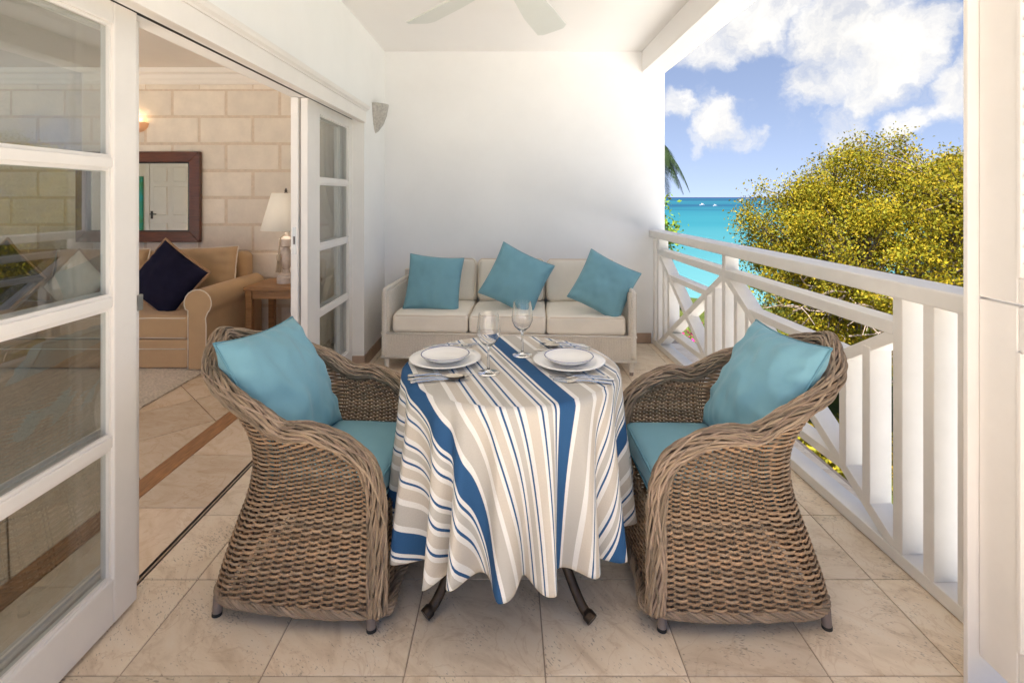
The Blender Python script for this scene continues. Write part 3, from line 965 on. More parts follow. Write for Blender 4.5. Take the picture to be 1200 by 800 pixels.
lo2 = bpy.data.objects.new('glow', ld2); COL.objects.link(lo2); lo2.parent = t; lo2.location = (0, 0, .62)
m = MB()
for k in range(26):
    a = random.uniform(0, 6.28); r0 = random.uniform(.005, .018)
    m.tube([(-.035 + r0 * math.cos(a), -.066 + r0 * .5 * math.sin(a), .20), (-.035 + 1.8 * r0 * math.cos(a), -.07 + r0 * math.sin(a), .10)], .003, 4)
m.lathe([(0, .26), (.015, .255), (.021, .23), (.018, .205), (.01, .20)], 14, (-.035, -.066, 0))
m.tube([(-.035, -.066, .25), (-.03, -.068, .32), (-.02, -.064, .40), (.01, -.05, .43)], .006, 6)
m.build('tassel', ROPE, t, smooth=60)

# rug
rg = MB()
def rugf(u, v):
    x = -5.6 + (5.6 - 2.35) * u; y = 1.75 + 2.35 * v
    e = min(u, 1 - u, v, 1 - v)
    z = .006 + .018 * min(1, e * 60) + .007 * mnoise.noise(Vector((x * 62, y * 62, 0)))
    return Vector((x + .006 * mnoise.noise(Vector((y * 25, 0, 1))) * (1 if u > .9 else 0), y, z))
rg.grid(rugf, 380, 280)
tag(rg.build('rug', RUG, smooth=180), 'thick pale beige shaggy rug on the marble floor before the sofa', 'rug')

# the far end of the room, seen in the mirror: white panelled door and a turquoise painting
t = thing('panel_door', 'white six panel door with lever handle reflected in the mirror', 'door', (-6.55, -.25, 0))
MB().box(-.40, .40, .005, .045, .01, 2.03).build('door_leaf', WHITE_TRIM, t, bevel=.003)
for cx in (-.19, .19):
    for z0, z1 in ((.2, .85), (1.0, 1.55), (1.65, 1.92)):
        MB().box(cx - .13, cx + .13, .0455, .066, z0, z1).build('panel', WHITE_TRIM, t, bevel=.016)
for x0, x1, z0, z1 in ((-.48, -.405, 0, 2.035), (.405, .48, 0, 2.035), (-.48, .48, 2.0355, 2.11)):
    MB().box(x0, x1, 0, .06, z0, z1).build('architrave', WHITE_TRIM, t, bevel=.006)
hd = MB(); hd.box(-.375, -.335, .046, .056, .93, 1.08); hd.tube([(-.355, .055, 1.02), (-.355, .10, 1.02), (-.24, .10, 1.02)], .010, 8)
hd.build('handle', DARKM, t, smooth=40)
PAINT = mat('painting_canvas', (.02, .42, .50), .6, col2=(.10, .30, .05), vscale=3.5, spec=.2)
tag(MB().box(-7.52, -7.10, -.25, -.21, .70, 1.75).build('painting', PAINT, bevel=.004), 'turquoise and green painting on canvas reflected in the mirror', 'painting')

# ------------------------------------------------------------------ terrace sconce and ceiling fan
t = thing('wall_sconce', 'pale grey stone shield shaped sconce on the white wall', 'wall light', (XW, 4.42, 1.90))
pr = [(.003, 0.0), (.03, .02), (.068, .075), (.096, .15), (.110, .225), (.112, .245), (.104, .245), (.088, .15), (.058, .08), (.003, .02)]
MB().lathe(pr, 24, arc=math.pi, start=-math.pi / 2).build('shield', STONEL, t, smooth=50)
MB().box(.0, .012, -.05, .05, .08, .20).build('back_plate', STONEL, t, bevel=.002)

t = thing('ceiling_fan', 'white ceiling fan with broad blades above the dining table', 'fan', (0.0, 2.09, 2.25))
MB().lathe([(0, .45), (.07, .45), (.075, .42), (.03, .39), (.014, .38), (.014, .12), (.05, .11), (.11, .07), (.12, .02), (.11, -.03), (.06, -.06), (0, -.065)], 32).build('motor', FANP, t, smooth=45)
for k in range(6):
    az = R(71 + 59 * k)
    M_ = Matrix.Rotation(az, 4, 'Z') @ Matrix.Rotation(R(-13), 4, 'X')
    pts = [(.10, -.03), (.20, -.055), (.45, -.078), (.70, -.085), (.735, -.06), (.735, .055), (.71, .08), (.45, .075), (.20, .05), (.10, .03)]
    b = MB(); b.prism(pts, -.004, .004, M=M_)
    fix_normals(b.build('blade', FANP, t, bevel=.002))

# ------------------------------------------------------------------ balustrade
BX0 = 1.435 + .035 * 1.6
t = thing('balustrade', 'white timber balustrade with crossed braces overlooking the sea', 'railing', (BX0, 0, 0), rz=math.atan(.035))
D0, D1 = 0.0, .095
def rail(n, y0, y1, z0, z1, d0=D0, d1=D1, bev=.004):
    return MB().box(d0, d1, y0, y1, z0, z1).build(n, RAILW, t, bevel=bev)
YE = 4.72
rail('top_rail', 1.43, YE + .02, .984, 1.046, -.028, .112, .007)
rail('bottom_rail', 1.43, YE + .02, .004, .052)
def picket(y, z0=.052, z1=.984, n='post', th=.044):
    rail(n, y - th / 2, y + th / 2, z0, z1, D0 + .001, D1 - .004, .003)
for y in (1.49, 1.617, 1.747, 1.88):
    picket(y)
picket(3.285)
for y in (4.58, 4.685):
    picket(y)
ZT, ZB = .838, .052
for (ya, yb) in ((1.902, 3.263), (3.307, 4.558)):
    rail('mid_rail', ya, yb, ZT, .888, D0 + .0015, D1 - .006)
    yc, zc = (ya + yb) / 2, (ZT + ZB) / 2
    L_ = yb - ya; H_ = ZT - ZB
    th = .046
    for sgn in (1, -1):
        ang = math.atan2(H_, L_) * sgn
        ln = math.hypot(L_, H_)
        # parallelogram brace clipped to the panel
        dz = th / 2 / math.cos(ang)
        za, zb_ = (ZB, ZT) if sgn > 0 else (ZT, ZB)
        poly = [(ya, za - dz), (yb, zb_ - dz), (yb, zb_ + dz), (ya, za + dz)]
        poly = clip(poly, 0, 1, ZT); poly = clip(poly, 0, -1, -ZB)
        off = 0.0 if sgn > 0 else .0018
        fix_normals(MB().prism(poly, D0 + .003 + off, D1 - .003 - off, axis='x').build('brace', RAILW, t, bevel=.002))
    fr = .30
    zi1, zi0 = zc + H_ * fr, zc - H_ * fr
    yi1, yi0 = yc + L_ * fr, yc - L_ * fr
    rail('cross_bar', yi0, yi1, zi1 - .02, zi1 + .02, D0 + .006, D1 - .008, .002)
    rail('cross_bar', yi0, yi1, zi0 - .02, zi0 + .02, D0 + .006, D1 - .008, .002)
    def diag_z(y):      # half-height available between the braces at y
        return abs(y - yc) / L_ * H_
    for yy in (yi0, yi1, (yi0 + ya) / 2, (yi1 + yb) / 2):
        hz = diag_z(yy)
        picket(yy, max(.052, zc - hz), min(ZT, zc + hz), 'picket', .042)

# post and louvred shutters at the near end
t = thing('corner_post', 'white square post where the balustrade meets the louvred shutters', 'post', (0, 0, 0))
MB().box(1.405, 1.50, 1.41, 1.53, 0, ZC - .2).build('shaft', WHITE_TRIM, t, bevel=.004)
MB().box(1.264, 1.4045, 1.4095, 1.424, 0, ZC - .2).build('stop', WHITE_TRIM, t, bevel=.002)
def shutter(label, z0, z1, lv0, lv1, louvre):
    t = thing('louvred_shutter' if louvre else 'panelled_shutter', label, 'shutter', (1.293, 1.408, 0))
    W = .62; st = .108
    MB().box(0, .035, -st, 0, z0, z1).build('stile', WHITE_TRIM, t, bevel=.004)
    MB().box(0, .035, -W, -W + st, z0, z1).build('stile', WHITE_TRIM, t, bevel=.004)
    MB().box(.0006, .0344, -W + st, -st, z0, lv0).build('rail', WHITE_TRIM, t, bevel=.004)
    MB().box(.0006, .0344, -W + st, -st, lv1, z1).build('rail', WHITE_TRIM, t, bevel=.004)
    for a, c in ((-st - .012, -st - .001), (-W + st + .001, -W + st + .012)):
        MB().box(-.005, .02, a, c, lv0, lv1).build('beading', WHITE_TRIM, t, bevel=.002)
    if louvre:
        n = int((lv1 - lv0) / .044)
        sl = MB().box(-.022, .022, -W + st + .012, -st - .012, -.004, .004, Matrix.Rotation(R(42), 4, 'Y')).mesh('slat', WHITE_TRIM)
        for k in range(n):
            inst(sl, 'slat', t, (.0175, 0, lv0 + .022 + k * .044))
    else:
        MB().box(.010, .026, -W + st, -st, lv0 - .002, lv1 + .002).build('panel', WHITE_TRIM, t)
    return t
shutter('white louvred upper shutter folded beside the corner post', 1.078, 2.46, 1.146, 2.36, True)
shutter('plain white lower shutter leaf below the louvred one', .093, 1.072, .20, .956, False)

# ------------------------------------------------------------------ wicker sofa
SOF_Y, SOF_R = 4.285, R(-3.6)
t = thing('wicker_sofa', 'cream woven three seat sofa on short legs against the white wall', 'sofa', (.012, SOF_Y, 0), SOF_R)
HX, HF, HB = .978, -.385, .36
def ribbed(x0, x1, z0, z1, yface, depth, mb, pitch=.0125):
    n = max(2, int((x1 - x0) / pitch))
    for k in range(n):
        a = x0 + (x1 - x0) * k / n; b = x0 + (x1 - x0) * (k + 1) / n
        c = (a + b) / 2; q = (b - a)
        mb.add([(a, yface, z0), (a + q * .25, yface - depth, z0), (b - q * .25, yface - depth, z0), (b, yface, z0),
                (a, yface, z1), (a + q * .25, yface - depth, z1), (b - q * .25, yface - depth, z1), (b, yface, z1)],
               [(0, 1, 5, 4), (1, 2, 6, 5), (2, 3, 7, 6)])
m = MB(); m.box(-HX + .004, HX - .004, HF + .008, HB, .115, .295); ribbed(-HX + .004, HX - .004, .118, .293, HF + .007, .006, m)
m.build('base', LOOM, t)
m = MB()
for zz in (.112, .298):
    m.tube([(-HX, HF + .005, zz), (HX, HF + .005, zz)], .009, 8)
m.build('base_braid', LOOM, t, smooth=180)
MB().box(-HX, HX, HB - .05, HB, .295, .70).build('backrest', LOOM, t, bevel=.01)
for sg in (-1, 1):
    m = MB()
    x0, x1 = (HX - .055, HX) if sg > 0 else (-HX, -HX + .055)
    m.box(x0, x1, HF + .02, HB - .05, .295, .622)
    # ribs on the inner face
    yy = HF + .03
    xi = x0 if sg > 0 else x1
    while yy < HB - .07:
        m.box(xi - .0035, xi + .0035, yy, yy + .007, 0.30, .608); yy += .0125
    ao = m.build('arm', LOOM, t)
    tr = MB()
    xc = (x0 + x1) / 2
    tr.tube(catmull([(xc, HF + .012, .13), (xc, HF + .008, .45), (xc, HF + .009, .612), (xc, HF + .025, .630), (xc, HF + .10, .632), (xc, 0, .632), (xc, HB - .03, .632)], 6), .018, 10)
    tr.build('arm_braid', LOOM, ao, smooth=180)
for x in (-HX + .035, HX - .035):
    for y in (HF + .04, HB - .05):
        lg = MB(); lg.lathe([(0, .02), (.016, .02), (.024, .12), (0, .12)], 14, (x, y, 0))
        lo_ = lg.build('leg', LOOM, t, smooth=50)
        MB().lathe([(0, 0), (.015, 0), (.017, .035), (0, .035)], 14, (x, y, 0)).build('foot', FOOT, lo_, smooth=50)
MS = Matrix.Translation((.012, SOF_Y, 0)) @ Matrix.Rotation(SOF_R, 4, 'Z')
def sofa_pt(x, y, z): return MS @ Vector((x, y, z))
lab = ['cream seat cushion of the wicker sofa beneath the upright teal pillow', 'middle cream seat cushion of the wicker sofa behind the wine glasses', 'cream seat cushion of the wicker sofa at its balustrade end']
labb = ['cream back cushion behind the upright teal pillow on the wicker sofa', 'cream back cushion in the middle of the wicker sofa', 'cream back cushion of the wicker sofa at its balustrade end']
for i, (xa, xb) in enumerate(((-.90, -.305), (-.30, .295), (.30, .90))):
    p = sofa_pt((xa + xb) / 2, -.03, .297)
    box_cushion('seat_cushion', lab[i], 'cushion', p, SOF_R, (xb - xa) / 2, .335, .073, CREAM, CREAMP, seed=20 + i, r=.032, crown=.014)
    p = sofa_pt((xa + xb) / 2, .205, .44)
    o = box_cushion('back_cushion', labb[i], 'cushion', p, SOF_R, (xb - xa) / 2 - .004, .065, .185, CREAM, None, seed=30 + i, r=.045, crown=.0, tilt=R(-8), pipe=0, wob=.012)
    lp = MB(); hx = (xb - xa) / 2 - .006
    pts = [Vector((x, -.062, z)) for x, z in ((-hx + .02, .02), (hx - .02, .02), (hx - .005, .05), (hx - .005, .34), (hx - .03, .365), (-hx + .03, .365), (-hx + .005, .34), (-hx + .005, .05))]
    lp.tube(resample(pts + [pts[0]], .03)[:-1], .004, 6, closed=True); lp.build('piping', CREAMP, o, smooth=180)
for i, (px, py, y, yaw, tilt, roll, sz, lb) in enumerate((
        (508.5, 331.5, 4.20, .02, .30, R(5), .45, 'square teal pillow standing almost upright at the sconce end of the wicker sofa'),
        (605.5, 327, 4.18, .0, .34, R(26), .47, 'teal pillow tilted to a diamond in the middle of the wicker sofa'),
        (708, 334.0, 4.00, -.10, .34, R(27), .43, 'teal pillow tilted on the balustrade end of the wicker sofa'))):
    c = Vector(((px - 596) * y / 600, y, 1.35 - (py - 231) * y / 600))
    pillow('teal_pillow', lb, 'pillow', PM(c, yaw=yaw, tilt=tilt, roll=roll), sz, sz, .15, TEAL2, TEAL2, seed=40 + i, pin=.07, wr=.008, pipe=.0035)

# ------------------------------------------------------------------ rattan armchairs
def cint(xs, ys):
    xs = np.array(xs, float); ys = np.array(ys, float)
    d = np.gradient(ys, xs)
    def f(x):
        x = min(max(x, xs[0]), xs[-1])
        i = int(min(max(np.searchsorted(xs, x) - 1, 0), len(xs) - 2))
        hh = xs[i + 1] - xs[i]; t_ = (x - xs[i]) / hh
        return float((2*t_**3 - 3*t_**2 + 1) * ys[i] + (t_**3 - 2*t_**2 + t_) * hh * d[i] + (-2*t_**3 + 3*t_**2) * ys[i+1] + (t_**3 - t_**2) * hh * d[i+1])
    return f
f_xf = cint([.03, .10, .25, .42, .48, .54, .58, .62, .70], [.283, .280, .272, .266, .256, .226, .188, .130, .04])
f_xb = cint([.03, .10, .25, .37, .46, .57, .66, .75, .86], [-.298, -.285, -.243, -.207, -.198, -.222, -.285, -.362, -.438])
f_hw = cint([.03, .15, .35, .50, .62, .86], [.285, .272, .252, .258, .272, .278])
f_rc = cint([.03, .35, .55, .86], [.10, .12, .16, .235])
SIDE, ARC = .34, .115          # share of the outline taken by each side and each corner
f_rim = cint([0, .03, .08, .15, .24, .30, .34, .40, .455, .50], [.530, .578, .610, .621, .609, .622, .658, .742, .810, .838])
def zrim(s):
    return f_rim(min(s, 1 - s))
def S(s, z):
    xf, xb, hw, rc = f_xf(z), f_xb(z), f_hw(z), f_rc(z)
    q = min(s, 1 - s); sg = -1 if s < .5 else 1
    if q <= SIDE:
        k = q / SIDE
        x = xf + (xb + rc - xf) * k; y = hw
        # sides bow out a touch
        y += .010 * math.sin(math.pi * k)
    elif q <= SIDE + ARC:
        a = (q - SIDE) / ARC * math.pi / 2
        x = xb + rc - rc * math.sin(a); y = hw - rc + rc * math.cos(a)
    else:
        k = (q - SIDE - ARC) / (.5 - SIDE - ARC)
        x = xb - .012 * math.sin(math.pi / 2 * k); y = (hw - rc) * (1 - k)
    return Vector((x, y * sg, z))
def S_n(s, z):
    e = .004
    a = S(max(0, s - e), z); b = S(min(1, s + e), z)
    tg = (b - a).normalized()
    return Vector((-tg.y, tg.x, 0)) * -1.0

def rope(mb, path, Rr, rs, n, pitch, tone_rng, flat=1.0, sides=6, seed=0, wob=.10):
    rnd = random.Random(seed)
    F = frames(path)
    d = [0.0]
    for a, b in zip(path, path[1:]): d.append(d[-1] + (b - a).length)
    for j in range(n):
        ph = 2 * math.pi * j / n + rnd.uniform(-.12, .12)
        w = rnd.uniform(.85, 1.15)
        wv = rnd.uniform(0, 6)
        pts = []
        for i, p in enumerate(path):
            a = ph + 2 * math.pi * d[i] / pitch + .12 * math.sin(d[i] * 14 + wv)
            rr = Rr * (1 + wob * math.sin(d[i] * 62 + wv * 2))
            pts.append(p + F[i][1] * (rr * math.cos(a)) + F[i][2] * (rr * flat * math.sin(a)))
        k = rnd.uniform(*tone_rng)
        mb.cur = (k * rnd.uniform(.97, 1.05), k, k * rnd.uniform(.92, 1.03))
        mb.tube(pts, rs * w, sides)
    mb.cur = (1, 1, 1)

def make_chair(label):
    t = thing('rattan_armchair', label, 'armchair', group='rattan armchairs at the table')
    rnd = random.Random(3)
    K = 35
    rows = MB()
    z = .075; i = 0
    while z < .83:
        fine = z > .375
        pitch = .0072 if fine else .0084
        # span of s under the rim at this height
        ss = 0.0
        while ss < .5 and zrim(ss) < z + .008: ss += .002
        n = K * 5
        pts = []; nrm = []
        spans = [(ss, 1 - ss)] if z > .34 else [(0.0, 1.0)]
        for a, b in spans:
            if b - a < .03: continue
            cnt = max(6, int(n * (b - a)))
            P = []
            for k in range(cnt + 1):
                s_ = a + (b - a) * k / cnt
                p = S(s_, z)
                nn = S_n(s_, z)
                am = math.cos(math.pi * s_ * K + (math.pi if i % 2 else 0))
                # strands squash to a rounded bump
                am = math.copysign(abs(am) ** .75, am) * .0072
                P.append(p + nn * am)
            kk = rnd.uniform(.70, 1.28)
            warm = rnd.uniform(.94, 1.06)
            rows.cur = (kk * warm, kk, kk / warm)
            rad = (.0046 if fine else .0054) * rnd.uniform(.9, 1.08)
            rows.tube(P, rad, 6, flat=.6, caps=True, fr=[(Vector((1, 0, 0)), Vector((0, 0, 1)), S_n(a + (b - a) * k / cnt, z)) for k in range(cnt + 1)])
        # front panel below the seat
        if z < .335:
            P = []; Fr = []
            xf, hw = f_xf(z), f_hw(z)
            cnt = 13 * 4
            for k in range(cnt + 1):
                y = -hw + 2 * hw * k / cnt
                am = .0052 * math.cos(math.pi * 13 * k / cnt + (math.pi if i % 2 else 0))
                P.append(Vector((xf + am, y, z))); Fr.append((Vector((0, 1, 0)), Vector((0, 0, 1)), Vector((1, 0, 0))))
            rows.tube(P, .0052, 5, flat=.72, fr=Fr)
        z += pitch; i += 1
    rows.build('weave', WICKER, t, smooth=180, tone=True, kind='stuff')
    st = MB()
    for k in range(K + 1):
        s_ = k / K
        top = zrim(s_)
        for off in (-.0022, .0022):
            st.cur = (.55, .52, .5)
            P = [S(min(1, max(0, s_ + off)), .05 + (top - .05) * q / 14) for q in range(15)]
            st.tube(P, .0032, 4, caps=False)
    for k in range(14):
        y = -1 + 2 * k / 13
        st.tube([(f_xf(zz), y * f_hw(zz), zz) for zz in (.05, .12, .2, .28, .34)], .0035, 4, caps=False)
    st.build('stakes', WICKER, t, smooth=180, tone=True, kind='stuff')
    # rim: up the front edge, along the arm, round the back
    path = [S(0, .072 + (.50 - .072) * q / 12) for q in range(12)] + [S(q / 60, zrim(q / 60)) for q in range(61)] + [S(1, .50 - (.50 - .072) * (q + 1) / 12) for q in range(12)]
    path = resample(path, .010)
    for _ in range(14):
        path = [path[0]] + [(path[k - 1] + path[k] * 2 + path[k + 1]) / 4 for k in range(1, len(path) - 1)] + [path[-1]]
    path = [Vector((p.x, p.y * 1.0, p.z)) for p in path]
    rm = MB()
    rm.cur = (.30, .29, .28)
    rm.tube(path, .021, 8)
    rope(rm, path, .0262, .0042, 20, .62, (.52, 1.15), sides=6, seed=4, wob=.03)
    rope(rm, path, .0286, .0040, 12, 1.5, (.62, 1.35), sides=6, seed=9, wob=.07)
    rope(rm, path, .0284, .0038, 9, -1.3, (.62, 1.3), sides=6, seed=15, wob=.08)
    rm.build('rim_braid', RIMW, t, smooth=180, tone=True, kind='stuff')
    # braid around the base
    bp = [S(q / 60, .062) + S_n(q / 60, .062) * (.004 + .022 * math.exp(-min(q, 60 - q) / 1.2)) for q in range(61)]
    bp = resample(bp + [Vector((f_xf(.056) + (.030 if abs(y) > .8 else .012), y * f_hw(.056), .062)) for y in (.9, .5, 0, -.5, -.9)] + [bp[0]], .010)
    for _ in range(4):
        bp = [bp[0]] + [(bp[k - 1] + bp[k] * 2 + bp[k + 1]) / 4 for k in range(1, len(bp) - 1)] + [bp[-1]]
    bb = MB(); bb.cur = (.3, .29, .28); bb.tube(bp, .010, 6)
    rope(bb, bp, .0130, .0048, 9, .17, (.6, 1.3), sides=6, seed=6)
    bb.build('base_braid', RIMW, t, smooth=180, tone=True, kind='stuff')
    MB().box(-.165, .245, -.23, .23, .315, .335).build('seat_deck', mat('dark_webbing', (.06, .045, .035), .9), t)
    for x, y in ((.255, -.262), (.255, .262), (-.262, -.255), (-.262, .255)):
        f = MB(); f.tube([(x * .99, y * .99, .06), (x * 1.005, y * 1.005, .008)], [.0165, .0145], 14)
        fo = f.build('leg', FOOT, t, smooth=50)
        c = MB(); c.tube([(x * 1.005, y * 1.005, .010), (x * 1.007, y * 1.007, 0)], .0155, 14)
        c.build('foot_cap', BLACKR, fo, smooth=50)
    return t
ch1 = make_chair('rattan armchair with its back to the open sliding doors')
LCH = (Vector((-.655, 1.885, 0)), R(-6)); RCH = (Vector((.735, 1.862, 0)), R(180))
ch1.location = LCH[0]; ch1.rotation_euler = (0, 0, LCH[1])
ch2 = copy_tree(ch1)
ch2['label'] = 'rattan armchair with its back to the white balustrade'
ch2.location = RCH[0]; ch2.rotation_euler = (0, 0, RCH[1])

def chair_cushions(ch, where, seed):
    loc, rz = ch
    Mc = Matrix.Translation(loc) @ Matrix.Rotation(rz, 4, 'Z')
    # seat: trapezoid-ish rounded slab
    mb = rounded_box(MB(), 0, 0, .05, .202, .235, .05, .034, crown=.012, seed=seed, wob=.006, n=10)
    mb.v = [(x, y * (1 - .06 * (x < 0) * (-x / .235)), z) for x, y, z in mb.v]
    o = merge(mb.build('seat_cushion', TEAL, smooth=180))
    o.matrix_world = Mc @ Matrix.Translation((.055, 0, .337))
    tag(o, 'teal seat cushion of the rattan armchair by the ' + where, 'cushion', 'teal armchair seat cushions')
    for zz in (.088, .012):
        pts = rrect(.2005, .2335, .032, zz)
        pts = resample(pts + [pts[0]], .02)[:-1]
        pts = [Vector((p.x, p.y * (1 - .06 * (p.x < 0) * (-p.x / .235)), p.z)) for p in pts]
        lp = MB(); lp.tube(pts, .0042, 6, closed=True); lp.build('piping', TEALD, o, smooth=180)
    Mp = Mc @ Matrix.Translation((-.178, 0, .648)) @ Matrix.Rotation(R(90), 4, 'Z') @ Matrix.Rotation(R(-29), 4, 'X') @ Matrix.Rotation(R(3 if seed == 1 else -3), 4, 'Y')
    pillow('back_pillow', 'plump teal back pillow in the rattan armchair by the ' + where, 'pillow', Mp, .475, .475, .20, TEAL, TEALD, seed=seed * 7, pin=.085, group='teal armchair back pillows', wr=.014, n=44)
chair_cushions(LCH, 'open sliding doors', 1)
chair_cushions(RCH, 'white balustrade', 2)

# ------------------------------------------------------------------ dining table and cloth
TX, TY, TZ, TR = .008, 1.885, .735, .392
t = thing('dining_table', 'round pedestal table with curved dark bronze legs under the cloth', 'table', (TX, TY, 0))
MB().lathe([(0, .705), (TR - .01, .705), (TR, .712), (TR, .724), (TR - .006, .730), (0, .730)], 64).build('tabletop', BRONZE, t, smooth=40)
MB().lathe([(0, .25), (.035, .25), (.03, .30), (.024, .4), (.024, .62), (.04, .68), (.09, .705), (0, .705)], 24).build('pedestal', BRONZE, t, smooth=50)
for k in range(4):
    a = R(-47 + 90 * k)
    c, s_ = math.cos(a), math.sin(a)
    pth = catmull([(c * .02, s_ * .02, .36), (c * .10, s_ * .10, .33), (c * .20, s_ * .20, .24), (c * .275, s_ * .275, .12), (c * .33, s_ * .33, .045), (c * .375, s_ * .375, .020)], 7)
    n = len(pth)
    MB().tube(pth, [.016 + .004 * (1 if i > n - 5 else 0) for i in range(n)], 10).build('leg', BRONZE, t, smooth=60)

lob = [-180, -161, -143, -124, -107, -90, -72, -54.5, -35, -20.5, -5, 15.5, 33.5, 54, 73, 92, 110, 128, 145, 163, 180]
amp_r = random.Random(12)
amps = [amp_r.uniform(.7, 1.3) for _ in lob]; amps[-1] = amps[0]
hemv = [amp_r.uniform(-.02, .02) for _ in lob]; hemv[-1] = hemv[0]
def fold(phi):     # phi in degrees, 0 = towards camera
    for i in range(len(lob) - 1):
        if lob[i] <= phi <= lob[i + 1]:
            k = (phi - lob[i]) / (lob[i + 1] - lob[i])
            A = amps[i] * (1 - k) + amps[i + 1] * k
            hv = hemv[i] * (1 - k) + hemv[i + 1] * k
            kk = k + .07 * math.sin(2 * math.pi * k) * (1 if i % 2 else -1)
            return math.cos(2 * math.pi * kk) * A, hv
    return 1.0, 0
cloth = MB()
NT = 480
rs = [TR * q / 8 for q in range(9)]
rs[-1] = TR - .012
hang = [0, .006, .013, .022, .034, .05, .075, .11, .15, .20, .25, .30, .35, .40, .45, .49, .515, .53]
uvs = []
for it in range(NT):
    ph = -180 + 360.0 * it / NT
    a = R(ph - 90)
    c, s_ = math.cos(a), math.sin(a)
    fo, hv = fold(ph)
    for r in rs:
        wz = .0012 * mnoise.noise(Vector((r * c * 9, r * s_ * 9, 0)))
        cloth.v.append((r * c, r * s_, .0015 + wz)); uvs.append((r * c, r * s_))
    tw = .05 * math.sin(ph * .11)
    for d in hang[1:]:
        q = d / .53
        dd = d * (1 + hv / .53)
        bend = min(1, d / .03)
        r = TR - .012 + .017 * math.sin(bend * math.pi / 2) + .008 * q + (fo * .050 + .006) * (q ** 1.15) + .004 * q * mnoise.noise(Vector((c * 6, s_ * 6, d * 5)))
        zz = -(dd - .010 * math.sin(bend * math.pi / 2)) + .004 * (1 - bend)
        tt = a + tw * q * .35 + (.02 * math.sin(R(ph) * 9 + q * 2.2)) * q
        cloth.v.append((r * math.cos(tt), r * math.sin(tt), zz))
        rho = TR + d
        uvs.append((rho * c, rho * s_))
NR = len(rs) + len(hang) - 1
for it in range(NT):
    jt = (it + 1) % NT
    for k in range(NR - 1):
        cloth.f.append((it * NR + k, jt * NR + k, jt * NR + k + 1, it * NR + k + 1))
cloth.tone = [(1, 1, 1)] * len(cloth.v)
def stripe_mat():
    m = bpy.data.materials.new('striped_linen'); m.use_nodes = True
    t = m.node_tree; L = t.links.new
    b = t.nodes['Principled BSDF']
    b.inputs['Roughness'].default_value = .9; b.inputs['Specular IOR Level'].default_value = .2
    uv = N(t, 'ShaderNodeUVMap'); uv.uv_map = 'cloth'
    dp = N(t, 'ShaderNodeVectorMath', operation='DOT_PRODUCT')
    L(uv.outputs[0], dp.inputs[0])
    dp.inputs[1].default_value = (.945, .327, 0)
    P = .43
    ad = N(t, 'ShaderNodeMath', operation='ADD'); ad.inputs[1].default_value = -.046 + P * 8.0
    L(dp.outputs['Value'], ad.inputs[0])
    dv = N(t, 'ShaderNodeMath', operation='DIVIDE'); dv.inputs[1].default_value = P
    L(ad.outputs[0], dv.inputs[0])
    fr = N(t, 'ShaderNodeMath', operation='FRACT'); L(dv.outputs[0], fr.inputs[0])
    W = (.86, .84, .80); B = (.036, .112, .255); G = (.57, .54, .49); E = (.655, .595, .515)
    seq = [(.030, B), (.040, W), (.047, B), (.055, W), (.071, G), (.084, W), (.091, B), (.103, W), (.138, E), (.153, W), (.160, B), (.170, W),
           (.192, G), (.204, W), (.211, B), (.222, W), (.250, E), (.261, W), (.268, B), (.280, W), (.312, E), (.328, W), (.384, G), (.400, W), (.43, B)]
    # s decreasing leftwards: position p = (-s) / P
    ng = N(t, 'ShaderNodeMath', operation='SUBTRACT'); ng.inputs[0].default_value = 1.0
    L(fr.outputs[0], ng.inputs[1])
    rp = N(t, 'ShaderNodeValToRGB'); rp.color_ramp.interpolation = 'CONSTANT'
    el = rp.color_ramp.elements
    el[0].position = 0; el[0].color = (*seq[0][1], 1)
    el[1].position = seq[0][0] / P; el[1].color = (*seq[1][1], 1)
    for k in range(1, len(seq) - 1):
        e = el.new(seq[k][0] / P); e.color = (*seq[k + 1][1], 1)
    L(ng.outputs[0], rp.inputs['Fac'])
    # yarn irregularity
    mp = N(t, 'ShaderNodeMapping'); mp.inputs['Rotation'].default_value = (0, 0, math.atan2(.327, .945)); mp.inputs['Scale'].default_value = (900, 220, 1)
    L(uv.outputs[0], mp.inputs['Vector'])
    nz = N(t, 'ShaderNodeTexNoise'); nz.inputs['Scale'].default_value = 1; nz.inputs['Detail'].default_value = 2
    L(mp.outputs[0], nz.inputs['Vector'])
    mr = N(t, 'ShaderNodeMapRange'); mr.inputs['To Min'].default_value = .78; mr.inputs['To Max'].default_value = 1.2
    L(nz.outputs['Fac'], mr.inputs['Value'])
    sl = N(t, 'ShaderNodeVectorMath', operation='SCALE'); L(rp.outputs['Color'], sl.inputs[0]); L(mr.outputs[0], sl.inputs['Scale'])
    L(sl.outputs[0], b.inputs['Base Color'])
    n2 = N(t, 'ShaderNodeTexNoise'); n2.inputs['Scale'].default_value = 14; n2.inputs['Detail'].default_value = 5
    L(uv.outputs[0], n2.inputs['Vector'])
    sm = N(t, 'ShaderNodeMath', operation='MULTIPLY_ADD'); sm.inputs[1].default_value = .12
    L(nz.outputs['Fac'], sm.inputs[0]); L(n2.outputs['Fac'], sm.inputs[2])
    bp = N(t, 'ShaderNodeBump'); bp.inputs['Strength'].default_value = .28; bp.inputs['Distance'].default_value = .012
    L(sm.outputs[0], bp.inputs['Height']); L(bp.outputs[0], b.inputs['Normal'])
    tr = N(t, 'ShaderNodeBsdfTranslucent'); L(sl.outputs[0], tr.inputs['Color'])
    ms = N(t, 'ShaderNodeMixShader'); ms.inputs[0].default_value = .10
    L(b.outputs[0], ms.inputs[1]); L(tr.outputs[0], ms.inputs[2]); L(ms.outputs[0], t.nodes['Material Output'].inputs['Surface'])
    MATS['striped'] = m
    return m
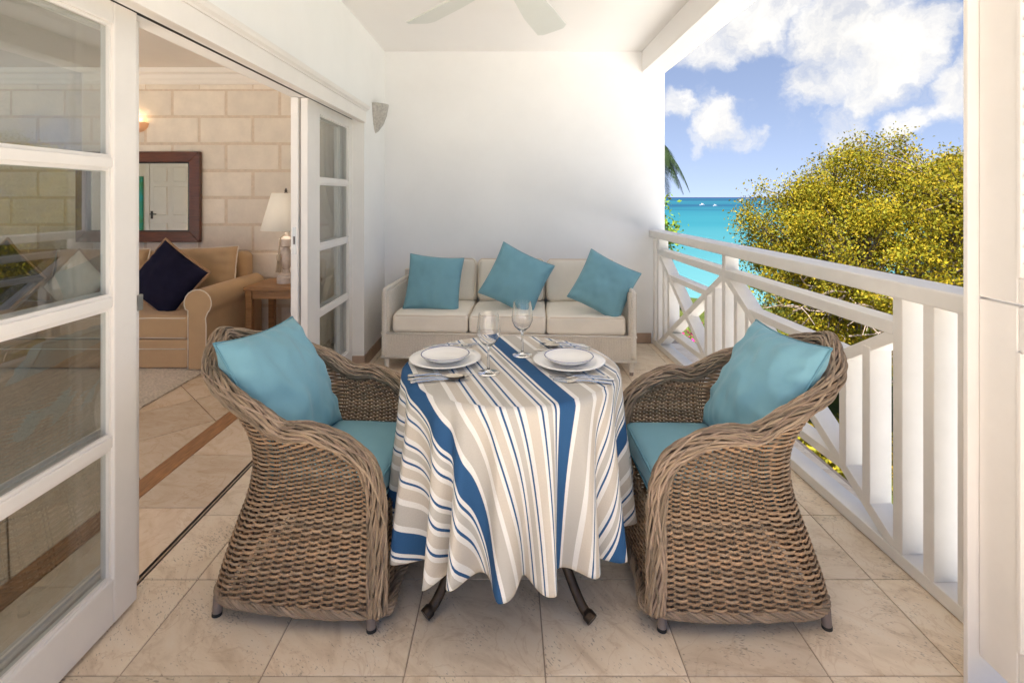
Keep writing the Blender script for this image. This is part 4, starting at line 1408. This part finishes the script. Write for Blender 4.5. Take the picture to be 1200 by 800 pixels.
cl = cloth.build('tablecloth', stripe_mat(), smooth=180, loc=(TX, TY, TZ))
uvl = cl.data.uv_layers.new(name='cloth')
li = np.zeros(len(cl.data.loops), dtype=np.int32); cl.data.loops.foreach_get('vertex_index', li)
uvl.data.foreach_set('uv', np.array(uvs, dtype=np.float32)[li].ravel())
sol = cl.modifiers.new('thickness', 'SOLIDIFY'); sol.thickness = .0022; sol.offset = 1
tag(cl, 'blue, white and beige striped tablecloth draped in folds over the round table', 'tablecloth')
ZT_ = TZ + .003

# ------------------------------------------------------------------ tableware
def plate_set(x, y, where):
    t = thing('charger_plate', 'wide plain white charger plate on the ' + where, 'plate', (x, y, ZT_), group='white charger plates')
    MB().lathe([(0, .002), (.085, .002), (.09, 0), (.095, .004), (.128, .015), (.132, .0175), (.130, .0195), (.095, .0105), (.085, .007), (0, .007)], 72).build('dish', PORC, t, smooth=60)
    b = thing('soup_plate', 'small white blue rimmed plate on the ' + where, 'plate', (x, y + .004, ZT_ + .0075), group='blue rimmed small plates')
    MB().lathe([(0, .003), (.05, .003), (.052, 0), (.058, .004), (.078, .013), (.089, .022), (.0895, .0235), (.087, .023), (.075, .015), (.055, .009), (0, .008)], 72).build('dish', PORC, b, smooth=60)
    MB().lathe([(.0868, .023), (.0885, .0243), (.0902, .0235), (.0885, .0223)], 72, closed=True).build('blue_rim', BLUERIM, b, smooth=60)
plate_set(-.236, 1.905, 'side of the chair by the sliding doors')
plate_set(.222, 1.880, 'side of the chair by the balustrade')

gl_prof = [(0, .0), (.034, .0), (.0345, .0012), (.02, .003), (.006, .008), (.0038, .02), (.0035, .075), (.005, .088), (.014, .096), (.028, .110), (.0365, .130), (.0375, .150), (.034, .180), (.031, .203),
           (.0302, .203), (.0331, .180), (.0365, .150), (.0355, .131), (.0272, .112), (.0135, .0985), (0, .093)]
for x, y, lb in ((-.070, 1.785, 'stemmed wine glass beside the plate of the sliding door seat'), (.053, 1.985, 'stemmed wine glass standing nearer the wicker sofa')):
    o = MB().lathe(gl_prof, 48).build('wine_glass', MATS['crystal'], smooth=70, loc=(x, y, ZT_)); o.scale = (1.1, 1.1, 1.02)
    tag(o, lb, 'wine glass', 'wine glasses')

def ribbon(mb, st):
    # st: (x, halfwidth, z, thickness, yoff)
    n = len(st)
    vs = []
    for x, w, z, th, y in st:
        vs += [(x, y - w, z), (x, y + w, z), (x, y + w * .8, z + th), (x, y - w * .8, z + th)]
    fs = []
    for i in range(n - 1):
        for k in range(4):
            l = (k + 1) % 4
            fs.append((i * 4 + k, i * 4 + l, (i + 1) * 4 + l, (i + 1) * 4 + k))
    fs.append((3, 2, 1, 0)); fs.append(tuple((n - 1) * 4 + k for k in range(4)))
    mb.add(vs, fs)
def handle(mb, L0=0.0, L1=.115):
    ribbon(mb, [(L0, .006, .001, .0025, 0), (L0 + .004, .0095, .001, .003, 0), (L0 + .035, .0075, .0035, .003, 0), (L0 + .08, .0042, .006, .003, 0), (L1, .0033, .0055, .003, 0)])
fork = MB(); handle(fork)
ribbon(fork, [(.114, .0033, .0055, .0028, 0), (.128, .009, .0035, .0022, 0), (.145, .0118, .001, .002, 0), (.150, .0118, .001, .002, 0)])
for k in range(4):
    y = -.0096 + .0064 * k
    ribbon(fork, [(.149, .0022, .001, .002, y), (.17, .0019, .002, .0018, y), (.196, .0010, .0055, .0012, y)])
fork_me = fork.mesh('fork', STEEL, 40)
knife = MB(); handle(knife, 0, .11)
ribbon(knife, [(.109, .0045, .0045, .004, 0), (.12, .0075, .003, .0022, 0), (.19, .0095, .002, .0016, .001), (.212, .006, .002, .0012, .003), (.222, .0012, .002, .001, .006)])
knife_me = knife.mesh('knife', STEEL, 40)
spoon = MB(); handle(spoon, 0, .125)
def bowl(u, v):
    a = 2 * math.pi * u
    return Vector((.155 + .034 * v * math.cos(a), .0195 * v * math.sin(a), .0012 + .0095 * v ** 2))
spoon.grid(bowl, 24, 6, wrapu=True)
def bowl2(u, v):
    p = bowl(u, v); return Vector((p.x, p.y, p.z + .0014 * (1.0 - .5 * v)))
spoon.grid(bowl2, 24, 6, wrapu=True)
spoon_me = spoon.mesh('spoon', STEEL, 50)
def cutlery(me, name, x, y, rz, label, group=None, dz=0.0):
    o = inst(me, name, None, (x, y, ZT_ + dz), (0, 0, R(rz)))
    tag(o, label, name, group)
LS = 'at the sliding door seat'; RS = 'at the balustrade seat'
cutlery(fork_me, 'fork', -.345, 2.075, 4, 'fork right behind the charger plate ' + LS, 'forks behind the plate of the sliding door seat')
cutlery(fork_me, 'fork', -.318, 2.105, 7, 'outer fork nearer the wicker sofa ' + LS, 'forks behind the plate of the sliding door seat')
cutlery(knife_me, 'knife', -.345, 1.752, 2, 'knife lying in front of the plate ' + LS)
cutlery(spoon_me, 'spoon', -.338, 1.716, 4, 'spoon lying between the knife and the other spoon ' + LS, 'spoons of the sliding door seat')
cutlery(spoon_me, 'spoon', -.325, 1.690, 9, 'outermost spoon near the hanging edge of the cloth ' + LS, 'spoons of the sliding door seat')
cutlery(fork_me, 'fork', .352, 1.712, 176, 'middle one of three forks ' + RS, 'forks in front of the plate of the balustrade seat')
cutlery(fork_me, 'fork', .342, 1.682, 172, 'outermost fork near the hanging edge of the cloth ' + RS, 'forks in front of the plate of the balustrade seat')
cutlery(fork_me, 'fork', .335, 1.745, 183, 'fork closest to the charger plate ' + RS)
cutlery(knife_me, 'knife', .325, 2.055, 181, 'knife lying behind the plate ' + RS)
cutlery(spoon_me, 'spoon', .332, 2.085, 178, 'spoon right beside the knife ' + RS, 'spoons behind the plate of the balustrade seat')
cutlery(spoon_me, 'spoon', .318, 2.113, 174, 'outermost spoon nearer the wicker sofa ' + RS, 'spoons behind the plate of the balustrade seat')

# ------------------------------------------------------------------ garden and sea
GZ = -3.3
LAWN = mat('lawn', (.060, .068, .010), .95, col2=(.022, .034, .006), vscale=3, bump=.8, bscale=40, spec=.1)
g = MB()
def gf(u, v):
    x = -70 + 150 * u; y = -60 + 90 * v
    edge = min(30 - y - .5 * max(0, x - 8), 1e9)
    z = GZ - max(0, (6 - edge)) * .25 + .08 * mnoise.noise(Vector((x * .3, y * .3, 0)))
    return Vector((x, y, max(z, -7)))
g.grid(gf, 150, 90)
struct('ground', g, LAWN, smooth=180)
BOUNCE_PAVE = mat('bounce_paving', (.60, .57, .525), .85, var=.12, vscale=2, bump=.2, bscale=12, spec=.2)
pv = MB(); pv.box(1.66, 16, -40, 6.0, GZ - .3, GZ + .13); pv.box(-30, 1.66, -40, -6.2, GZ - .3, GZ + .13)  # unseen pale ground added to bounce sunlight up into the shaded terrace
struct('bounce_pavement', pv, BOUNCE_PAVE)
m = bpy.data.materials.new('sea_water'); m.use_nodes = True
tt = m.node_tree; L = tt.links.new
b = tt.nodes['Principled BSDF']; b.inputs['Roughness'].default_value = .22; b.inputs['IOR'].default_value = 1.33; b.inputs['Specular IOR Level'].default_value = .12
tc = N(tt, 'ShaderNodeTexCoord')
sx = N(tt, 'ShaderNodeSeparateXYZ'); L(tc.outputs['Object'], sx.inputs[0])
lg = N(tt, 'ShaderNodeMath', operation='LOGARITHM'); lg.inputs[1].default_value = 10; L(sx.outputs['Y'], lg.inputs[0])
nb = N(tt, 'ShaderNodeTexNoise'); nb.inputs['Scale'].default_value = .02; nb.inputs['Detail'].default_value = 5
mpp = N(tt, 'ShaderNodeMapping'); mpp.inputs['Scale'].default_value = (.35, 1.3, 1); L(tc.outputs['Object'], mpp.inputs['Vector']); L(mpp.outputs[0], nb.inputs['Vector'])
mm_ = N(tt, 'ShaderNodeMath', operation='MULTIPLY_ADD'); mm_.inputs[1].default_value = .55; L(nb.outputs['Fac'], mm_.inputs[0]); L(lg.outputs[0], mm_.inputs[2])
mr = N(tt, 'ShaderNodeMapRange'); mr.inputs['From Min'].default_value = 1.7; mr.inputs['From Max'].default_value = 3.9; L(mm_.outputs[0], mr.inputs['Value'])
rp = N(tt, 'ShaderNodeValToRGB'); el = rp.color_ramp.elements
el[0].position = 0; el[0].color = (.055, .14, .145, 1)
el[1].position = 1; el[1].color = (.005, .014, .05, 1)
for p, c in ((.12, (.028, .105, .118)), (.28, (.010, .080, .100)), (.42, (.006, .064, .088)), (.50, (.003, .030, .060)), (.60, (.006, .064, .088)), (.72, (.003, .026, .055)), (.80, (.005, .048, .080)), (.88, (.003, .016, .055))):
    e = el.new(p); e.color = (*c, 1)
L(mr.outputs[0], rp.inputs['Fac'])
df = N(tt, 'ShaderNodeBsdfDiffuse'); L(rp.outputs['Color'], df.inputs['Color'])
gs = N(tt, 'ShaderNodeBsdfGlossy'); gs.inputs['Roughness'].default_value = .25
mxs = N(tt, 'ShaderNodeMixShader'); mxs.inputs[0].default_value = .07
L(df.outputs[0], mxs.inputs[1]); L(gs.outputs[0], mxs.inputs[2]); L(mxs.outputs[0], tt.nodes['Material Output'].inputs['Surface'])
wv = N(tt, 'ShaderNodeTexNoise'); wv.inputs['Scale'].default_value = .9; wv.inputs['Detail'].default_value = 6
mq = N(tt, 'ShaderNodeMapping'); mq.inputs['Scale'].default_value = (.5, 1.4, 1); L(tc.outputs['Object'], mq.inputs['Vector']); L(mq.outputs[0], wv.inputs['Vector'])
bp = N(tt, 'ShaderNodeBump'); bp.inputs['Strength'].default_value = .35; bp.inputs['Distance'].default_value = .3; L(wv.outputs['Fac'], bp.inputs['Height']); L(bp.outputs[0], gs.inputs['Normal']); L(bp.outputs[0], df.inputs['Normal'])
s_ = MB(); s_.add([(-9000, -9000, -4.2), (9000, -9000, -4.2), (9000, 9000, -4.2), (-9000, 9000, -4.2)], [(0, 1, 2, 3)])
struct('sea', s_, m)

def leaf_mesh(name, centers, per, spread, size, m, colors, seed=0, up=.3, elong=1.9):
    rng = np.random.default_rng(seed)
    C = np.array(centers)
    n = len(C) * per
    P = np.repeat(C, per, axis=0) + rng.normal(0, 1, (n, 3)) * np.array(spread) * .5
    d = rng.normal(0, 1, (n, 3)); d[:, 2] -= up; d /= np.linalg.norm(d, axis=1)[:, None]
    e = rng.normal(0, 1, (n, 3)); e -= d * np.sum(d * e, axis=1)[:, None]; e /= np.linalg.norm(e, axis=1)[:, None]
    f = np.cross(d, e)
    L_ = size * rng.uniform(.6, 1.3, (n, 1)); W_ = L_ / elong
    v = np.stack([P - d * L_ * .5, P + e * W_ * .5 + f * L_ * .08, P + d * L_ * .5, P - e * W_ * .5 + f * L_ * .08], axis=1).reshape(-1, 3)
    me = bpy.data.meshes.new(name)
    me.vertices.add(len(v)); me.vertices.foreach_set('co', v.astype(np.float32).ravel())
    me.loops.add(n * 6)
    idx = (np.arange(n)[:, None] * 4 + np.array([0, 1, 2, 0, 2, 3])[None, :]).astype(np.int32)
    me.loops.foreach_set('vertex_index', idx.ravel())
    me.polygons.add(n * 2)
    me.polygons.foreach_set('loop_start', np.arange(0, n * 6, 3, dtype=np.int32))
    me.update(calc_edges=True)
    col = np.array(colors)[rng.integers(0, len(colors), n)] * rng.uniform(.75, 1.25, (n, 1))
    # clumps differ slightly in tone
    ct = np.repeat(rng.uniform(.75, 1.2, (len(C), 1)), per, axis=0)
    col = col * ct
    arr = np.ones((n, 4, 4), dtype=np.float32); arr[:, :, :3] = col[:, None, :]
    ca = me.color_attributes.new('tone', 'FLOAT_COLOR', 'POINT'); ca.data.foreach_set('color', arr.ravel())
    me.materials.append(m)
    return me
LEAF = mat('leaf', (1, 1, 1), .7, attr='tone', transl=.40, spec=.12)
BARK = mat('bark', (.10, .075, .055), .9, var=.35, vscale=14, bump=.6, bscale=30)
TWIG = mat('dry_twig', (.24, .18, .14), .9, var=.3, vscale=20)

def tree(name, label, cat, base, ctr, rad, nclump, per, leaf, spread, colors, seed, trunk_r=.16, lobes=.28, twigs=0, group=None, zcut=None):
    rnd = random.Random(seed)
    t = thing(name, label, cat, base, group=group)
    B = Vector(base); Cc = Vector(ctr)
    cs = []
    while len(cs) < nclump:
        d = Vector((rnd.gauss(0, 1), rnd.gauss(0, 1), rnd.gauss(0, 1))).normalized()
        lob_ = 1 + lobes * mnoise.noise(d * 2.3 + Vector((seed, 0, 0))) + lobes * .5 * mnoise.noise(d * 5.0 + Vector((0, seed, 0)))
        rr = (rnd.random() ** .33) * .95 if rnd.random() < .45 else rnd.uniform(.80, 1.0)
        p = Vector((d.x * rad[0], d.y * rad[1], d.z * rad[2])) * (rr * lob_)
        if zcut is not None and p.z < zcut: continue
        if twigs and p.z < -.12 * rad[2] and p.y < .2 * rad[1] and p.x > -.45 * rad[0] and rnd.random() < .72: continue
        cs.append(p + Cc - B)
    me = leaf_mesh('crown', [tuple(c) for c in cs], per, spread, leaf, LEAF, colors, seed)
    co = bpy.data.objects.new('crown', me); COL.objects.link(co); co.parent = t; co['kind'] = 'stuff'
    fork = Vector((rnd.uniform(-.2, .2), rnd.uniform(-.2, .2), max(.8, (Cc - B).z - rad[2] * .75)))
    tr = MB(); pth = catmull([(0, 0, -.3), (.06, .03, fork.z * .5), fork], 6)
    tr.tube(pth, [trunk_r * (1.15 - .4 * k / len(pth)) for k in range(len(pth))], 10)
    trunk = tr.build('trunk', BARK, t, smooth=60)
    lm = MB(); tg = Cc - B
    mains = []
    for k in range(9):
        a = 2 * math.pi * k / 9 + rnd.uniform(-.3, .3)
        e = tg + Vector((math.cos(a) * rad[0] * .55, math.sin(a) * rad[1] * .55, rnd.uniform(-.2, .55) * rad[2]))
        mid = fork.lerp(e, .5) + Vector((rnd.uniform(-.2, .2), rnd.uniform(-.2, .2), .15))
        p = catmull([fork, mid, e], 6)
        lm.tube(p, [trunk_r * .55 * (1 - .75 * q / len(p)) for q in range(len(p))], 7)
        mains += p[4:]
    for c in cs:
        q = min(mains, key=lambda w: (w - c).length_squared)
        mid = q.lerp(c, .55) + Vector((rnd.uniform(-.1, .1), rnd.uniform(-.1, .1), rnd.uniform(-.06, .12)))
        lm.tube([q, mid, c], [.022, .013, .005], 4, caps=False)
    lm.build('limbs', BARK, t, smooth=60, kind='stuff')
    if twigs:
        tw = MB()
        for k in range(twigs):
            a = rnd.uniform(3.4, 6.0)
            p = tg + Vector((math.cos(a) * rad[0] * rnd.uniform(.35, .95), math.sin(a) * rad[1] * rnd.uniform(.5, .95), rnd.uniform(-.75, -.18) * rad[2]))
            dr = Vector((rnd.uniform(-1, 1), rnd.uniform(-1, .3), rnd.uniform(-.3, .6))).normalized()
            pts = [p]
            for q in range(6):
                dr = (dr + Vector((rnd.uniform(-.5, .5), rnd.uniform(-.5, .5), rnd.uniform(-.45, .4)))).normalized()
                pts.append(pts[-1] + dr * rnd.uniform(.1, .24))
                if q in (2, 4):
                    d2 = (dr + Vector((rnd.uniform(-1, 1), rnd.uniform(-1, 1), rnd.uniform(-.6, .8)))).normalized()
                    tw.tube([pts[-1], pts[-1] + d2 * .15, pts[-1] + d2 * .3 + Vector((0, 0, rnd.uniform(-.08, .08)))], [.007, .005, .003], 4, caps=False)
            tw.tube(pts, [.013, .012, .010, .009, .007, .006, .004], 5, caps=False)
        tw.build('dead_twigs', TWIG, t, smooth=60, kind='stuff')
    return t
YG = [(.24, .19, .010), (.26, .19, .010), (.19, .17, .012), (.14, .14, .010), (.28, .195, .012), (.17, .155, .012)]
GR = [(.06, .12, .02), (.09, .15, .025), (.13, .18, .03), (.05, .09, .02)]
tree('sea_grape_tree', 'broad tree with yellow green leaves and bare twigs beyond the balustrade', 'tree', (7.5, 9.6, GZ), (7.22, 9.3, .22), (2.62, 2.2, 2.08), 1050, 165, .055, (.28, .28, .20), YG, 21, .20, lobes=.30, twigs=120, zcut=-2.1)
tree('garden_tree', 'small leafy green tree peeping past the white end wall', 'tree', (5.0, 18.0, GZ), (4.72, 18, .2), (.9, .9, 1.3), 60, 70, .16, (.45, .45, .4), [(.13, .2, .02), (.2, .24, .02), (.1, .16, .02)], 5, .09)
# low planting under the balustrade
for i, (x, y, z, r, cols, nm, lb, fl) in enumerate((
        (4.15, 12.0, GZ, (1.2, .8, 1.45), GR, 'bougainvillea', 'bougainvillea with magenta blossom seen between the far rails', True),
        (2.7, 11.5, GZ, (1.0, .8, 1.0), YG, 'shrub', 'yellow green shrub next to the magenta bougainvillea', False),
        (6.0, 13.2, GZ, (1.2, .9, 1.2), GR, 'shrub', 'dark green shrub behind the magenta bougainvillea', False),
        (5.3, 8.7, GZ, (1.5, 1.1, .7), YG, 'shrub', 'low yellow green shrub seen under the mid rail by the chair', False),
        (8.8, 12.5, GZ, (1.6, 1.2, 1.5), GR, 'shrub', 'green shrub low behind the trunk of the yellow green tree', False))):
    t = thing(nm, lb, 'shrub', (x, y, z))
    rnd = random.Random(70 + i)
    cs = []
    for k in range(90):
        d = Vector((rnd.gauss(0, 1), rnd.gauss(0, 1), abs(rnd.gauss(0, 1)))).normalized()
        q = rnd.uniform(.6, 1.0)
        cs.append((d.x * r[0] * q, d.y * r[1] * q, d.z * r[2] * q + .05))
    me = leaf_mesh('foliage', cs, 60, (.3, .3, .25), .10, LEAF, cols, 80 + i)
    o = bpy.data.objects.new('foliage', me); COL.objects.link(o); o.parent = t; o['kind'] = 'stuff'
    if fl:
        top = [c for c in cs if c[2] > .35]
        me = leaf_mesh('blossom', top, 40, (.36, .36, .3), .085, LEAF, [(.62, .02, .22), (.70, .03, .28), (.5, .015, .17)], 90, elong=1.2)
        o = bpy.data.objects.new('blossom', me); COL.objects.link(o); o.parent = t; o['kind'] = 'stuff'
    sm = MB()
    for k in range(7):
        a = rnd.uniform(0, 6.28)
        sm.tube([(0, 0, -.1), (math.cos(a) * r[0] * .3, math.sin(a) * r[1] * .3, r[2] * .4), (math.cos(a) * r[0] * .6, math.sin(a) * r[1] * .6, r[2] * .75)], [.03, .02, .008], 5)
    sm.build('stem', BARK, t, smooth=60)

# palm behind the end wall
def palm():
    B = Vector((5.5, 20.0, GZ))
    t = thing('coconut_palm', 'palm with drooping fronds half hidden by the white end wall', 'palm', B)
    H = 6.6
    p = catmull([(0, 0, -.3), (.1, 0, H * .4), (.02, .05, H)], 8)
    MB().tube(p, [.16 - .06 * k / len(p) for k in range(len(p))], 10).build('trunk', BARK, t, smooth=60)
    FR = mat('palm_frond', (.03, .05, .016), .7, spec=.15, var=.4, vscale=4, transl=.25)
    rnd = random.Random(4)
    for k in range(15):
        a = 2 * math.pi * k / 15 + rnd.uniform(-.15, .15)
        el_ = rnd.uniform(-.2, .8)
        d = Vector((math.cos(a), math.sin(a), 0))
        L_ = rnd.uniform(1.5, 1.9)
        spine = []
        for q in range(13):
            s1 = q / 12
            spine.append(Vector((0, .05, H)) + d * (L_ * s1 * (.95 - .15 * s1)) + Vector((0, 0, L_ * (el_ * s1 - (1.05 + .3 * el_) * s1 * s1))))
        f = MB(); f.tube(spine, [.022 - .0015 * q for q in range(13)], 5, caps=False)
        side = Vector((-d.y, d.x, 0))
        for q in range(1, 48):
            s1 = q / 48 * 12
            i0 = int(s1); fr_ = s1 - i0
            b0 = spine[i0].lerp(spine[min(12, i0 + 1)], fr_)
            ll = .55 * math.sin(math.pi * min(1, .15 + s1 / 12 * .85)) + .08
            fw_ = (spine[min(12, i0 + 1)] - spine[i0]).normalized()
            for sg in (-1, 1):
                dr = (side * sg * .75 + fw_ * .55 + Vector((0, 0, -.35 + rnd.uniform(-.12, .12)))).normalized()
                m1 = b0 + dr * ll * .5; e1 = b0 + dr * ll + Vector((0, 0, -.30 * ll))
                wd = fw_ * .018
                f.add([b0 - wd, b0 + wd, m1 + wd * 1.2, m1 - wd * 1.2, e1], [(0, 1, 2, 3), (3, 2, 4)])
        f.build('frond', FR, t)
palm()

# small boats far out
BW = mat('boat_white', (.8, .8, .8), .4); BT = mat('boat_teal', (.02, .35, .38), .5)
def boat(px, py, L_, sail, lb, mt):
    y = 600 * 5.55 / (py - 231); x = (px - 596) * y / 600
    t = thing('sailing_boat' if sail else 'motor_boat', lb, 'boat', (x, y, -4.2), rz=.2)
    h = MB()
    sec = [(-.5, .32), (-.2, .42), (.2, .40), (.42, .18), (.52, .01)]
    vs = []
    for a, w in sec:
        vs += [(a * L_, -w * L_ * .4, .16 * L_), (a * L_, -w * L_ * .25, -.03 * L_), (a * L_, w * L_ * .25, -.03 * L_), (a * L_, w * L_ * .4, .16 * L_)]
    fs = [(0, 1, 2, 3)]
    for i in range(4):
        for k in range(3):
            fs.append((i * 4 + k, (i + 1) * 4 + k, (i + 1) * 4 + k + 1, i * 4 + k + 1))
        fs.append((i * 4 + 3, (i + 1) * 4 + 3, (i + 1) * 4, i * 4))
    h.add(vs, fs); h.build('hull', BW, t)
    if sail:
        MB().tube([(0, 0, .1 * L_), (0, 0, 1.25 * L_)], .02 * L_, 6).build('mast', BW, t)
        MB().prism([(-.42 * L_, .28 * L_), (-.03 * L_, .28 * L_), (-.03 * L_, 1.2 * L_)], -.012 * L_, .012 * L_, axis='y').build('sail', mt, t)
    else:
        MB().box(-.2 * L_, .15 * L_, -.12 * L_, .12 * L_, .15 * L_, .34 * L_).build('cabin', mt, t, bevel=.02 * L_)
        MB().box(-.26 * L_, .2 * L_, -.14 * L_, .14 * L_, .342 * L_, .37 * L_).build('roof', BW, t)
boat(894, 239.5, 2.6, True, 'small boat with a teal sail on the open sea', BT)
boat(823, 240.5, 3.4, False, 'white motor boat moored off the white end wall', BW)
boat(868, 236, 5.0, False, 'tiny white boat near the horizon left of the teal sail', BW)
boat(838, 241.5, 2.6, False, 'pale motor boat just right of the moored white one', BW)
